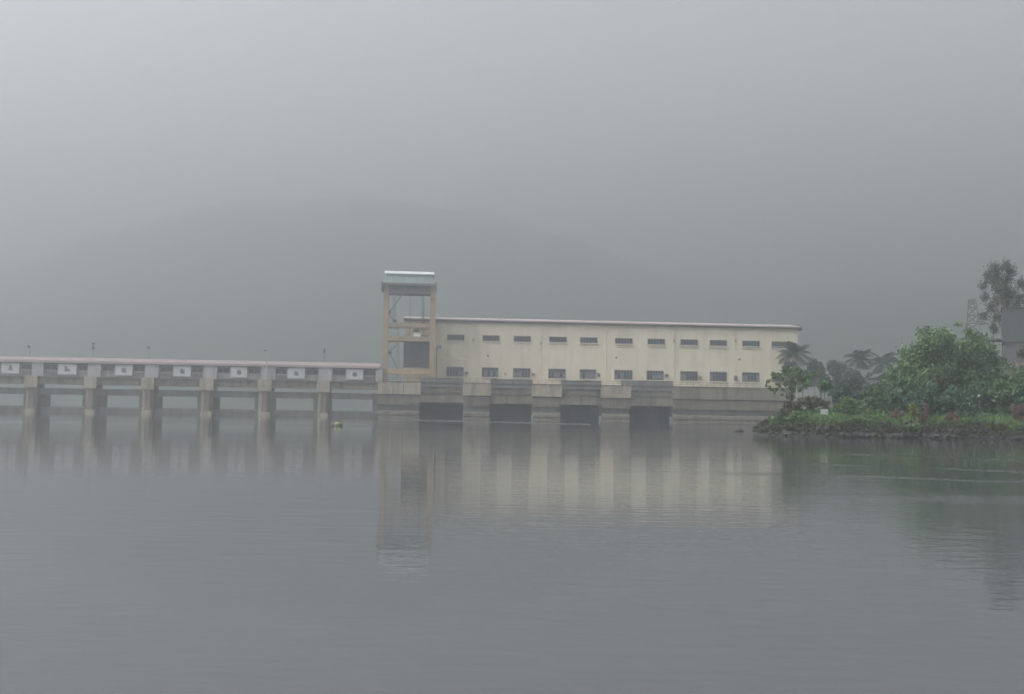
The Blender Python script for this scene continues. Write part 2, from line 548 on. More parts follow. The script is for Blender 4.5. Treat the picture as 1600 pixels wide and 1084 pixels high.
for (a0, a1), (b0, b1) in zip(pu, pu[1:] + [(u_end, u_end)]):
    x0, x1 = a1 + 0.12, b0 - 0.12
    bm = MB().box(x0, x1, 0.2, 4.2, z_beam0, z_top - 0.35)
    n = 6
    for q in range(n):          # shallow ribs below the deck edge
        xx = x0 + (x1 - x0) * (q + 0.5) / n
        bm.box(xx - 0.16, xx + 0.16, 0.02, 0.197, z_beam0 + 0.05, z_top - 0.45)
    bm.build('deck_beam', M['concrete'], dam)
    x0, x1 = a1, b0
    lb = MB().box(x0, x1, 0.9, 2.0, z_low0 + 0.02, z_low1)
    lb.box(x0, x1, 0.75, 0.898, z_low1 - 0.35, z_low1 + 0.06)
    lb.build('gate_beam', M['concrete_dark'], dam)
    MB().prism([(1.2, -3), (1.2, z_sill - 0.25), (1.6, z_sill), (3.4, z_sill), (4.4, -3)], x0, x1).build('weir_sill', M['concrete_dark'], dam)
    MB().box(x1 - 1.1, x1, 2.3, 3.0, z_sill, z_low0).build('gate_guide', M['steel_mid'], dam)
MB().box(pu[0][0] - 3, u_end, -0.3, 5.4, z_top - 0.347, z_top).build('deck_slab', M['dark_trim'], dam)

# gallery standing on the spillway deck
zg1, zg0 = LV(566, V_G), z_top + 0.003
g_u0, g_u1 = pu[0][0] - 3, U(592, V_G)
gal = empty('gallery_building', (0.5 * (g_u0 + g_u1), 3, zg0), 'low grey gallery with a red roof edge and white panels along the spillway deck', 'gallery', DM)
wall = MB().box(g_u0, g_u1, V_G, 4.8, zg0, zg1)
wall.build('wall', M['gallery_wall'], gal)
z_r = LV(560, V_G)
rf = MB().prism([(V_G - 0.75, zg1), (V_G - 0.75, zg1 + 0.52), (3.0, z_r + 0.42), (5.4, zg1 + 0.52), (5.4, zg1)], g_u0 - 0.4, g_u1 + 0.2).build('roof', M['roof_red'], gal)
MB().box(g_u0 - 0.4, g_u1 + 0.2, V_G - 0.86, V_G - 0.753, zg1 + 0.0, zg1 + 0.5).build('gutter', M['roof_pink'], rf)
MB().box(g_u0, g_u1, V_G - 0.07, V_G - 0.003, zg1 - 0.5, zg1 - 0.12).build('lintel_band', M['dark_trim'], gal)
blocks = [(-132, -110), (-42, -20), (50, 68), (137.5, 157.5), (227, 248), (318, 339), (408, 430), (497.5, 518.5), (587, 597)]
panels = [(-90, -62), (3, 30), (91, 119), (180, 207), (271, 298), (360.5, 386), (449, 476), (541, 567)]
wins = [(-110, -92), (-60, -42), (-20, 0), (32, 50), (68.5, 90), (120, 137), (159, 178.5), (208, 226.5), (250, 270), (299, 317), (339, 359), (387.5, 407), (430, 448), (477.5, 497), (519, 540), (568, 586.5)]


def gz(py, px): return Z(py + 0.0176 * (px - 100), px, V_G)


for a, b in blocks:
    ua, ub = U(a, V_G), U(b, V_G)
    MB().box(ua, ub, V_G - 0.55, V_G - 0.004, zg0, zg1 - 0.1).build('wall_pillar', M['concrete_grey'], gal)
for k, (a, b) in enumerate(panels):
    ua, ub = U(a, V_G), U(b, V_G)
    za, zb = gz(584.0, 100), gz(567.6, 100)
    pn = MB().box(ua, ub, V_G - 0.40, V_G - 0.004, za, zb).build('white_panel', M['panel'], gal)
    c, s = 0.5 * (ua + ub), 0.5 * (za + zb)
    if k == 1:
        prof = [(c - 0.45, s - 0.45), (c + 0.55, s - 0.45), (c + 0.12, s + 0.7), (c - 0.2, s + 0.7)]
    elif k == 2:
        prof = [(c - 0.55, s - 0.5), (c + 0.65, s - 0.5), (c + 0.45, s + 0.05), (c + 0.05, s + 0.15), (c - 0.1, s + 0.65), (c - 0.55, s + 0.6)]
    else:
        prof = [(c - 0.5, s - 0.2), (c - 0.15, s - 0.55), (c + 0.5, s - 0.5), (c + 0.55, s + 0.15), (c + 0.1, s + 0.5), (c - 0.4, s + 0.45)]
    MB().plate(prof, V_G - 0.43, V_G - 0.402).build('emblem', M['emblem'], pn)
for a, b in wins:
    ua, ub = U(a + 0.5, V_G), U(b - 0.5, V_G)
    za, zb = gz(577.5, 100), gz(569.2, 100)
    fr = MB()
    t = 0.09
    fr.box(ua, ub, V_G - 0.12, V_G - 0.003, za, za + t).box(ua, ub, V_G - 0.12, V_G - 0.003, zb - t, zb)
    fr.box(ua, ua + t, V_G - 0.119, V_G - 0.003, za + t, zb - t).box(ub - t, ub, V_G - 0.119, V_G - 0.003, za + t, zb - t)
    c = 0.5 * (ua + ub)
    fr.box(c - 0.05, c + 0.05, V_G - 0.1, V_G - 0.003, za + t, zb - t)
    w = fr.build('window', M['steel_mid'], gal)
    MB().box(ua + t, ub - t, V_G - 0.06, V_G - 0.004, za + t, zb - t).build('pane', M['glass'], w)
    if int(a) % 3 != 0:
        MB().box(ua + 0.25, ub - 0.2, V_G - 0.3, V_G - 0.003, zg0, za - 0.25).build('wall_cabinet', M['concrete_dark'], gal)

# lamp posts on the gallery roof
lamp_txt = ['thin lamp post with a small drooping head, leftmost on the gallery roof',
            'tallest lamp post with two stacked dark heads above the gallery roof',
            'thin lamp post on the gallery roof above the third white panel',
            'faint thin lamp post directly above the tall pale pole',
            'lamp post with a long dark upright head near the tall tower']
for (px, py, kind), txt in zip([(47, 541.5, 0), (146, 538.5, 1), (234, 543, 0), (416, 547, 0), (507, 545, 2)], lamp_txt):
    u, zt = S(px, py, 3.0)
    zb = z_r + 0.36
    lp = empty('lamp_post', (u, 3.0, zb), txt, 'lamp post', DM, 'lamp posts along the gallery roof')
    MB().tube([(u, 3, zb), (u, 3, zt)], [0.09, 0.055]).build('post', M['steel_mid'], lp)
    if kind == 0:
        MB().tube([(u, 3, zt - 0.02), (u - 0.25, 2.8, zt + 0.1), (u - 0.6, 2.5, zt + 0.02)], 0.045, 6).build('arm', M['steel_mid'], lp)
        MB().ball((u - 0.2, 2.75, zt + 0.02), (0.36, 0.28, 0.2)).build('lamp_head', M['lamp'], lp, smooth=True)
    elif kind == 1:
        MB().box(u - 0.25, u + 0.3, 2.8, 3.2, zt - 0.1, zt + 0.38).build('lamp_head', M['lamp'], lp)
        MB().box(u - 0.27, u + 0.22, 2.8, 3.2, zt - 0.95, zt - 0.4).build('lamp_head', M['lamp'], lp)
    else:
        MB().box(u - 0.17, u + 0.17, 2.8, 3.2, zt - 0.75, zt + 0.2).build('lamp_head', M['lamp'], lp)
# white pole in front of the gallery
u, zt = S(417.5, 548, -0.15)
wp = empty('pale_pole', (u, -0.15, z_top), 'slim pale pole rising past the red roof edge of the gallery', 'pole', DM)
MB().tube([(u, -0.15, z_top + 0.002), (u, -0.15, zt)], [0.17, 0.11], 10).build('shaft', M['concrete_grey'], wp)
MB().ball((u, -0.15, zt), (0.2, 0.2, 0.16)).build('cap', M['steel_mid'], wp, smooth=True)

# ---------------------------------------------------------------- intake block below the powerhouse
iz = lambda py, v=0.0: Z(py, 745, v)
z_deck = iz(598)
z_l1, z_op, z_l2, z_l3 = iz(617), iz(629), iz(640), iz(646)
openings = [(656, 725), (766, 833), (876, 940.5), (984, 1052)]
ou = [(U(a), U(b)) for a, b in openings]
i_u0, i_u1 = u_end + 0.02, U(1262)
ib = empty('intake_dam', (0.5 * (i_u0 + i_u1), 4, 0), 'stained concrete intake block with four dark water openings under the cream building', 'dam', DM)
solids = [(i_u0, ou[0][0])] + [(ou[k][1], ou[k + 1][0]) for k in range(3)] + [(ou[3][1], i_u1)]
for k, (a, b) in enumerate(solids):
    last = k == 4
    nm = 'side_wall' if k in (0, 4) else 'pier'
    mb = MB()
    e = 0.35 if k in (0, 4) else 0.0
    prof = [(-0.5, z_l1), (-0.5, z_deck), (9.0, z_deck), (9.0, z_l1)]
    p = MB().prism(prof, a - (0.25 if 0 < k else 0), b + (0.25 if k < 4 else 0)).build(nm, M['concrete_pale'] if k != 4 else M['concrete'], ib)
    MB().prism([(0.0, z_l2 + 0.95), (-0.12, z_l1 - 0.25), (0.15, z_l1 - 0.004), (9, z_l1 - 0.004), (9, z_l2 + 0.95)], a, b).build('pier_shaft' if k in (1, 2, 3) else 'lower_wall', M['concrete_mid'], p)
    MB().prism([(0.75, z_l3 - 0.004), (0.75, z_l2 + 0.946), (9, z_l2 + 0.946), (9, z_l3 - 0.004)], a, b).build('recess', M['concrete_dark'], p)  # shade of the notch is put into the colour by darker concrete
    MB().prism([(0.75, -3), (-0.35, -3), (-0.35, 0.25), (-0.05, 0.34), (-0.05, z_l3 - 0.45), (-0.4, z_l3 - 0.4), (-0.4, z_l3 + 0.25), (0.745, z_l3 + 0.5)], a, b).build('ledge', M['concrete'], p)
    # vertical joints and a horizontal pour line on the long faces
    if k in (0, 4):
        n = 3 if k == 0 else 6
        for q in range(1, n):
            xx = a + (b - a) * q / n + (0.3 if q % 2 else -0.5)
            MB().box(xx - 0.1, xx + 0.1, -0.56, -0.502, z_l1 + 0.05, z_deck - 0.35).build('joint_strip', M['concrete_dark'], p)
for k, (a, b) in enumerate(ou):
    x0, x1 = a + 0.25, b - 0.25
    MB().box(a + 0.253, b - 0.253, 0.35, 3.0, z_l1, z_deck - 0.9).build('beam', M['concrete'], ib)
    MB().box(a + 0.253, b - 0.253, 0.05, 0.346, z_l1 + 0.35, z_l1 + 0.7).build('pipe_ledge', M['concrete_dark'], ib)
    MB().box(a + 0.003, b - 0.003, 0.25, 1.6, z_op, z_l1 - 0.006).build('lintel', M['concrete'], ib)
    rk = MB().box(a, b, 4.0, 4.6, -3, z_l1 - 0.01)
    n = 14
    for q in range(n):
        xx = a + (b - a) * (q + 0.5) / n
        rk.box(xx - 0.08, xx + 0.08, 3.75, 3.998, -3, z_op + 0.6)
    rk.build('trash_rack', M['void'], ib)
    # parapet over the opening
    zt = z_deck + (0.85 if k < 3 else 1.15)
    pp = MB().box(x0 - (2.2 if k == 3 else 0.2), x1 + 0.1, -0.2, 0.15, z_deck - 0.89, zt)
    pp.box(x0 - (2.3 if k == 3 else 0.3), x1 + 0.2, -0.32, 0.27, zt, zt + 0.14)
    pp.build('parapet', M['parapet'], ib)
MB().box(i_u0, i_u1, -0.62, -0.1, z_deck, z_deck + 0.13).build('coping', M['dark_trim'], ib)
# low rail along the deck edge
rl = MB()
for q in range(64):
    xx = i_u0 + 0.5 + (i_u1 - i_u0 - 1) * q / 63
    rl.box(xx - 0.03, xx + 0.03, -0.42, -0.36, z_deck + 0.13, z_deck + 1.0)
for zz in (0.5, 0.97):
    rl.box(i_u0, i_u1, -0.43, -0.37, z_deck + zz, z_deck + zz + 0.05)
rl.build('railing', M['girder'], ib)

# ---------------------------------------------------------------- powerhouse
VP = 9.0
hz = lambda py: Z(py, 940, VP)
p_u0, p_u1 = U(632.5, VP, 520), U(1246.5, VP, 540)
zt, zb = hz(508), z_deck
ph = empty('powerhouse', (0.5 * (p_u0 + p_u1), VP + 10, zb), 'long two row windowed cream powerhouse with a pale pink roof edge', 'building', DM)
MB().box(p_u0, p_u1, VP, VP + 20, zb + 0.003, zt).build('wall', M['cream'], ph)
zr = hz(502.6)
rf = MB().prism([(VP - 0.9, zt + 0.25), (VP - 0.9, zt + 0.5), (VP + 8, zr + 0.75), (VP + 12, zr + 0.75), (VP + 20.9, zt + 0.5), (VP + 20.9, zt + 0.25)], p_u0 - 0.3, p_u1 + 0.35).build('roof', M['roof_pink'], ph)
MB().box(p_u0 - 0.3, p_u1 + 0.3, VP - 0.7, VP - 0.002, zt - 0.08, zt + 0.247).build('eave_shadow', M['dark_trim'], rf)  # dark colour paints in the shadow line below the roof edge
MB().prism([(VP - 1.0, zt - 0.35), (VP - 1.0, zt + 0.62), (VP + 1.5, zt + 1.2), (VP + 1.5, zt - 0.35)], p_u1 + 0.353, p_u1 + 0.75).build('gable_trim', M['dark_trim'], rf)
upper = [(698, 725), (753.5, 780), (802, 829), (857.5, 885), (906, 933), (960.5, 988), (1011.5, 1038.5), (1063, 1090), (1109, 1135.5), (1159.5, 1186.5), (1205.5, 1232)]
lower = [(698, 725), (753, 779), (802, 829), (857, 884), (906, 931.5), (960, 988), (1010.5, 1037), (1063, 1090), (1109, 1135.5), (1159.5, 1186.5), (1205.5, 1232)]


def house_window(a, b, z0, z1, nv, bars):
    ua, ub = U(a, VP, 560), U(b, VP, 560)
    t = 0.14
    fr = MB()
    y0, y1 = VP - 0.16, VP - 0.003
    fr.box(ua, ub, y0, y1, z0, z0 + t).box(ua, ub, y0, y1, z1 - t, z1)
    fr.box(ua, ua + t, y0 + 0.001, y1, z0 + t, z1 - t).box(ub - t, ub, y0 + 0.001, y1, z0 + t, z1 - t)
    for q in range(1, nv):
        xx = ua + (ub - ua) * q / nv
        fr.box(xx - 0.07, xx + 0.07, y0 + 0.03, y1, z0 + t, z1 - t)
    if bars:
        zz = z0 + (z1 - z0) * 0.68
        fr.box(ua + t, ub - t, y0 + 0.05, y1, zz - 0.06, zz + 0.06)
    w = fr.build('window', M['frame'], ph)
    MB().box(ua + t, ub - t, VP - 0.07, VP - 0.004, z0 + t, z1 - t).build('pane', M['glass'], w)
    MB().box(ua - 0.15, ub + 0.15, VP - 0.3, VP - 0.005, z0 - 0.17, z0 - 0.004).build('sill', M['cream'], w)
    if bars:
        r = random.Random(int(a))
        bl = MB()
        for q in range(nv):
            if r.random() < 0.55:
                xa, xb = ua + (ub - ua) * (q + 0.2) / nv, ua + (ub - ua) * (q + 0.8) / nv
                bl.box(xa, xb, VP - 0.09, VP - 0.072, z0 + t + 0.1, z0 + (z1 - z0) * r.uniform(0.5, 0.66))
        if bl.v:
            bl.build('blind', M['curtain'], w)


for a, b in upper:
    house_window(a, b, hz(537.3), hz(528.2), 6, False)
for k, (a, b) in enumerate(lower):
    house_window(a, b, hz(592.6) + 0.15, hz(576.6), 6, True)
for px, py, w, h in [(728.5, 582, 5, 4), (833, 584, 5, 4), (935, 585, 4, 6), (1041.5, 585.5, 5, 4), (1093.5, 590, 3.5, 6), (1149, 590, 5, 8)]:
    u, z = S(px, py, VP)
    MB().box(u - w / 14, u + w / 14, VP - 0.5, VP - 0.003, z - h / 14, z + h / 14).build('wall_box', M['girder'], ph)
for px, py in [(762, 555), (962, 558), (1154, 561)]:
    u, z = S(px, py, VP)
    wl = MB().tube([(u, VP - 0.003, z + 0.1), (u, VP - 0.5, z + 0.25), (u, VP - 0.9, z + 0.05)], 0.05, 6).build('wall_lamp', M['lamp'], ph)
    MB().ball((u, VP - 0.95, z - 0.02), (0.24, 0.3, 0.2)).build('lamp_shade', M['lamp'], wl, smooth=True)
for px in [845, 947, 1053, 1149]:
    u = U(px, VP, 560)
    MB().tube([(u, VP - 0.1, zb + 0.2), (u, VP - 0.1, zt - 0.1)], 0.06, 6).build('downpipe', M['cream'], ph)
for px, py in [(739.5, 532), (789, 583), (845, 537), (1053, 533), (1149, 533)]:
    u, z = S(px, py, VP)
    MB().box(u - 0.14, u + 0.14, VP - 0.3, VP - 0.003, z - 0.3, z + 0.3).build('bracket', M['tan'], ph)
# small window with a white box seen through the hoist tower
u0, z0 = S(646, 519.5, VP); u1, z1 = S(655.5, 512.5, VP)
w = MB().box(u0, u1, VP - 0.1, VP - 0.003, z0, z1).build('vent', M['girder'], ph)

# ---------------------------------------------------------------- hoist tower
VT, VT2 = 1.5, 6.0
tz = lambda py, v=VT: Z(py, 640, v)
tu = lambda px, py, v=VT: U(px, v, py)
z_dk = z_deck + 0.003
tL0, tL1 = tu(598.3, 520), tu(606.2, 520)
tR0, tR1 = tu(671.8, 520), tu(680.0, 520)
tw = empty('hoist_tower', (0.5 * (tL0 + tR1), 0.5 * (VT + VT2), z_dk), 'tall tan hoist tower with a pale cabin on top beside the cream building', 'tower', DM)
z_g0, z_g1 = tz(459.5), tz(447)
for (a, b) in ((tL0, tL1), (tR0, tR1)):
    for v in (VT, VT2):
        lg = MB().box(a, b, v, v + 1.0, z_dk, z_g0)
        lg.build('leg', M['tan'], tw)
    MB().box(a - 0.02, b + 0.02, VT - 0.15, VT - 0.003, z_g0 - 0.9, z_g1 + 0.1).build('leg_bracket', M['tan'], tw)
    for pz in (506, 527, 578):
        MB().box(a + 0.05, b - 0.05, VT + 1.003, VT2 - 0.003, tz(pz + 4), tz(pz)).build('side_beam', M['tan'], tw)
gd = MB().box(tL1 - 0.6, tR0 + 0.6, VT + 0.15, VT + 0.85, z_g0 + 0.02, z_g1)
gd.box(tL0 + 0.02, tR1 - 0.02, VT2 + 0.15, VT2 + 0.85, z_g0 + 0.02, z_g1)
for q in range(7):
    xx = tL1 + (tR0 - tL1) * (q + 0.5) / 7
    gd.box(xx - 0.06, xx + 0.06, VT + 0.04, VT + 0.148, z_g0 + 0.1, z_g1 - 0.05)
gd.box(tL1 - 0.4, tR0 + 0.4, VT + 0.03, VT + 0.148, z_g0 + 0.02, z_g0 + 0.18)
gd.build('girder', M['girder'], tw)
pl = MB().box(tu(596, 443), tu(682.5, 443), VT - 1.0, VT2 + 1.9, z_g1 + 0.003, tz(443.5))
pl.box(tu(596, 443), tu(598.5, 443), VT - 1.05, VT2 + 1.95, tz(454), tz(442))
pl.box(tu(680, 443), tu(682.6, 443), VT - 1.05, VT2 + 1.95, tz(454), tz(441.5))
pl.build('platform', M['girder'], tw)
cb = MB().box(tu(602.5, 435), tu(677, 435), VT - 0.3, VT2 + 1.2, tz(443.5) + 0.003, tz(429.5)).build('cabin', M['mint'], tw)
MB().prism([(VT - 0.7, tz(430.0)), (VT - 0.7, tz(428.6)), (VT + 1.2, tz(423.6)), (VT2 + 1.6, tz(426.6)), (VT2 + 1.6, tz(430.0))], tu(601, 427), tu(678.6, 427)).build('cabin_roof', M['panel'], cb)
sm = MB()
for q in range(1, 9):
    xx = tu(602.5, 435) + (tu(677, 435) - tu(602.5, 435)) * q / 9
    sm.box(xx - 0.03, xx + 0.03, VT - 0.33, VT - 0.302, tz(443), tz(431))
sm.build('cladding_seam', M['mint'], cb)
# cross beams
for py0, py1, mt in ((506.3, 511.3, 'tan'), (526.0, 533.5, 'tan'), (576.3, 583.2, 'tan_warm')):
    MB().box(tL1 + 0.003, tR0 - 0.003, VT + 0.1, VT + 0.9, tz(py1), tz(py0)).build('cross_beam', M[mt], tw)
    MB().box(tL1 + 0.003, tR0 - 0.003, VT2 + 0.1, VT2 + 0.9, tz(py1), tz(py0)).build('cross_beam', M[mt], tw)
# hanger lugs under the upper beam
lug = MB()
for px in (611, 616, 620.5, 653, 659, 665):
    u = tu(px, 513)
    lug.box(u - 0.14, u + 0.14, VT + 0.2, VT + 0.8, tz(515.5), tz(511.3) - 0.003)
lug.build('hanger_lug', M['girder'], tw)


def bars(name, segs, r, m, parent=tw, v=VT + 0.5):
    mb = MB()
    for (a, b, c, d) in segs:
        p, q = S(a, b, v), S(c, d, v)
        mb.tube([(p[0], v, p[1]), (q[0], v, q[1])], r, 6)
    return mb.build(name, M[m], parent)


bars('brace', [(629, 460, 616.5, 478), (616.5, 478, 607, 489), (607, 489, 617, 505)], 0.16, 'steel_mid')
bars('brace', [(622, 537, 607, 550), (607, 550, 615, 562), (615, 562, 621, 576)], 0.16, 'steel_mid')
bars('gusset', [(606, 489.5, 611, 488), (606, 549.5, 612, 550), (614.5, 501, 620, 502.5)], 0.3, 'steel_dark')
lad = [(614.5, 460, 614.5, 506), (618.0, 460, 618.0, 506), (619.8, 511, 619.8, 526), (623.2, 511, 623.2, 526), (619.8, 533, 619.8, 590), (623.2, 533, 623.2, 590)]
for q in range(14): lad.append((614.5, 462 + q * 3.2, 618.0, 462 + q * 3.2))
for q in range(17): lad.append((619.8, 535 + q * 3.2, 623.2, 535 + q * 3.2))
bars('ladder', lad, 0.07, 'steel_mid')
bars('hoist_rope', [(659.7, 459, 659.7, 506), (662.3, 459, 662.3, 506)], 0.07, 'steel_dark')
# raised steel gate hanging in the tower
g0, g1 = tu(630.5, 553, 3.4), tu(671, 553, 3.4)
ga, gb = Z(573, 650, 3.4), Z(534.5, 650, 3.4)
gt = empty('steel_gate', (0.5 * (g0 + g1), 3.6, ga), 'dark steel gate leaf raised inside the hoist tower', 'gate', DM)
MB().box(g0, g1, 3.4, 3.9, ga, gb).build('skin_plate', M['steel_dark'], gt)
rb = MB()
for q in range(6):
    zz = ga + (gb - ga) * (q + 0.4) / 6
    rb.box(g0 + 0.1, g1 - 0.1, 3.12, 3.397, zz - 0.12, zz + 0.12)
rb.box(g0, g0 + 0.3, 3.1, 3.398, ga, gb).box(g1 - 0.3, g1, 3.1, 3.398, ga, gb)
rb.build('stiffener', M['steel_dark'], gt)
for px in (640, 661):
    u = tu(px, 530, 3.6)
    MB().tube([(u, 3.65, gb), (u, 3.65, Z(459, px, 3.6))], 0.05, 6).build('lifting_rope', M['steel_dark'], gt)
# white control box on the middle beam, dark pipe beside it
u0, u1 = tu(646.8, 523), tu(656.5, 523)
zb0 = tz(526.0) + 0.003
wb = empty('control_box', (0.5 * (u0 + u1), VT + 0.5, zb0), 'small white box standing on the middle beam of the tower', 'box', DM)
MB().box(u0, u1, VT + 0.15, VT + 0.8, zb0, tz(521)).build('housing', M['white'], wb)
MB().box(u0 - 0.05, u1 + 0.05, VT + 0.1, VT + 0.85, tz(521) + 0.002, tz(520.4)).build('lid', M['white'], wb)
tr = empty('cable_tray', (tu(664, 524.5), VT + 0.5, zb0), 'dark cable tray on the middle beam right of the white box', 'cable tray', DM)
MB().box(tu(657.5, 524), tu(671, 524), VT + 0.2, VT + 0.7, zb0, tz(523)).build('tray', M['dark_trim'], tr)
# flood light on the tower's right leg
u, z = S(683, 543, VT + 0.5)
fl = empty('flood_light', (u, VT + 0.5, Z(567, 682, VT + 0.5)), 'dark floodlight on a short post beside the right leg of the tower', 'flood light', DM)
ub = U(682.2, VT + 0.5, 560)
MB().tube([(ub, VT + 0.5, z_dk), (ub, VT + 0.5, z + 0.2)], 0.13, 8).build('post', M['girder'], fl)
MB().box(ub - 0.1, ub + 1.0, VT + 0.1, VT + 0.7, z - 0.1, z + 0.32).build('lamp_head', M['lamp'], fl)
# machinery on the deck below the tower
c0, c1 = tu(607.5, 588, 2.5), tu(619, 588, 2.5)
cb = empty('deck_cabinet', (0.5 * (c0 + c1), 2.5, z_dk), 'pale green cabinet on the deck under the left leg of the tower', 'cabinet', DM)
MB().box(c0, c1, 2.3, 3.2, z_dk, z_dk + 1.0).build('housing', M['mint'], cb)
MB().box(c0 - 0.08, c1 + 0.08, 2.2, 3.3, z_dk + 1.003, z_dk + 1.1).build('lid', M['steel_mid'], cb)
MB().box(0.5 * (c0 + c1) - 0.02, 0.5 * (c0 + c1) + 0.02, 2.26, 2.297, z_dk + 0.08, z_dk + 0.92).build('door_gap', M['dark_trim'], cb)

# ---------------------------------------------------------------- foliage helpers
def leaf_cloud(rng, centers, radii, n, size, aspect=0.5, shell=0.55, up=0.3, soft=False):
    """n diamond leaves spread through ellipsoid clumps."""
    centers = np.array(centers); radii = np.array(radii)
    wts = radii.prod(axis=1) ** (2 / 3); wts = wts / wts.sum()
    idx = rng.choice(len(centers), n, p=wts)
    d = rng.normal(size=(n, 3)); d /= np.linalg.norm(d, axis=1, keepdims=True)
    r = (shell + (1 - shell) * rng.random(n)) ** 0.8
    inner = rng.random(n) < 0.3
    r[inner] = rng.random(inner.sum()) ** 0.5
    p = centers[idx] + d * radii[idx] * r[:, None]
    if soft:
        p = centers[idx] + rng.normal(size=(n, 3)) * radii[idx] * 0.55
    nrm = d * 0.6 + rng.normal(size=(n, 3)) * 0.7 + np.array([0, 0, up])
    nrm /= np.linalg.norm(nrm, axis=1, keepdims=True)
    a = np.cross(nrm, rng.normal(size=(n, 3))); a /= np.linalg.norm(a, axis=1, keepdims=True)
    b = np.cross(nrm, a)
    L = size * (0.6 + 0.8 * rng.random(n))[:, None]
    W = L * aspect
    v = np.stack([p - a * L * 0.5, p + b * W * 0.5 - nrm * L * 0.05, p + a * L * 0.5 - nrm * L * 0.12, p - b * W * 0.5 - nrm * L * 0.05], axis=1)
    return v.reshape(-1, 3)


def leaves_obj(name, verts, m, parent, extra=None):
    org = np.array(tuple(parent['org'])) if parent is not None else np.zeros(3)
    v = verts - org
    n = len(v) // 4
    me = bpy.data.meshes.new(name)
    me.vertices.add(len(v)); me.vertices.foreach_set('co', v.astype(np.float32).ravel())
    me.loops.add(len(v)); me.loops.foreach_set('vertex_index', np.arange(len(v), dtype=np.int32))
    me.polygons.add(n)
    me.polygons.foreach_set('loop_start', np.arange(0, len(v), 4, dtype=np.int32))
    me.update(calc_edges=True)
    me.validate()
    me.materials.append(m)
    o = bpy.data.objects.new(name, me)
    col.objects.link(o)
    o.parent = parent
    return o


def tree(name, label, cat, px, y, top_py, left_px, right_px, low_py, leafm, n_leaves, size, clumps, seed, bark='bark', trunk_r=0.18,
         group=None, aspect=0.5, taper=0.4, clump_r=0.32, shell=0.5, depth=None, spots=None, squash=0.9, split=0):
    """A tree or shrub: its crown fills the frame left..right x low..top at distance y."""
    rng = np.random.default_rng(seed)
    bx = P(px, 650, y).x
    base = (bx, y, ground_z(bx, y) - 0.05)
    t = empty(name, base, label, cat, ID, group)
    x0, x1 = P(left_px, low_py, y).x, P(right_px, low_py, y).x
    z0, z1 = P(px, low_py, y).z, P(px, top_py, y).z
    z0 = max(z0, base[2] - 0.1)
    w, h = x1 - x0, z1 - z0
    cx, cz = 0.5 * (x0 + x1), 0.5 * (z0 + z1)
    dp = depth or w * 0.85
    cs, rs = [], []
    for k in range(clumps):
        for _ in range(40):
            q = rng.uniform(-1, 1, 3)
            lim = 1 - taper * max(0, q[2])
            if (q[0] / lim) ** 2 + (q[1] / lim) ** 2 + (q[2] * 0.9) ** 2 < 1: break
        rr = clump_r * rng.uniform(0.6, 1.15)
        sx = w * 0.5 * (1 - rr * 0.8)
        cs.append((cx + q[0] * sx, y + q[1] * dp * 0.5 * (1 - rr * 0.8), cz + q[2] * h * 0.5 * (1 - rr * 0.8)))
        rs.append((w * 0.5 * rr, dp * 0.5 * rr, h * 0.5 * rr * 0.9))
    if spots:
        cs, rs = [], []
        if split:
            spots = [(a + rng.uniform(-1, 1) * r_ * 0.8, b + rng.uniform(-1, 1) * r_ * 0.8, r_ * rng.uniform(0.35, 0.65)) for a, b, r_ in spots for _ in range(split)]
        for (sx_, sy_, sr_) in spots:
            q = P(sx_, sy_, y)
            m_ = sr_ / LENS_PX * y
            cs.append((q.x, y + rng.uniform(-0.4, 0.4) * dp, q.z))
            rs.append((m_, m_ * 1.1, m_ * squash))
    clumps = len(cs)
    leaves_obj('crown', leaf_cloud(rng, cs, rs, n_leaves, size, aspect, shell, 0.3, bool(spots)), leafm, t)
    mb = MB()
    ctop = (cx + 0.1 * w * rng.uniform(-1, 1), y, cz + 0.15 * h)
    mid = [base[i] + (ctop[i] - base[i]) * 0.5 + (0.06 * w * rng.uniform(-1, 1) if i < 2 else 0) for i in range(3)]
    mb.tube([base, mid, ctop], [trunk_r, trunk_r * 0.7, trunk_r * 0.3], 8)
    for k in range(min(clumps, 14)):
        s = rng.uniform(0.35, 0.9)
        a = [base[i] + (mid[i] - base[i]) * s / 0.5 if s < 0.5 else mid[i] + (ctop[i] - mid[i]) * (s - 0.5) / 0.5 for i in range(3)]
        c = cs[k]
        m2 = [a[i] * 0.5 + c[i] * 0.5 + (0.03 * h if i == 2 else 0) for i in range(3)]
        mb.tube([a, m2, c], [trunk_r * 0.4, trunk_r * 0.28, trunk_r * 0.1], 6)
    mb.build('trunk', M[bark], t, smooth=True)
    return t


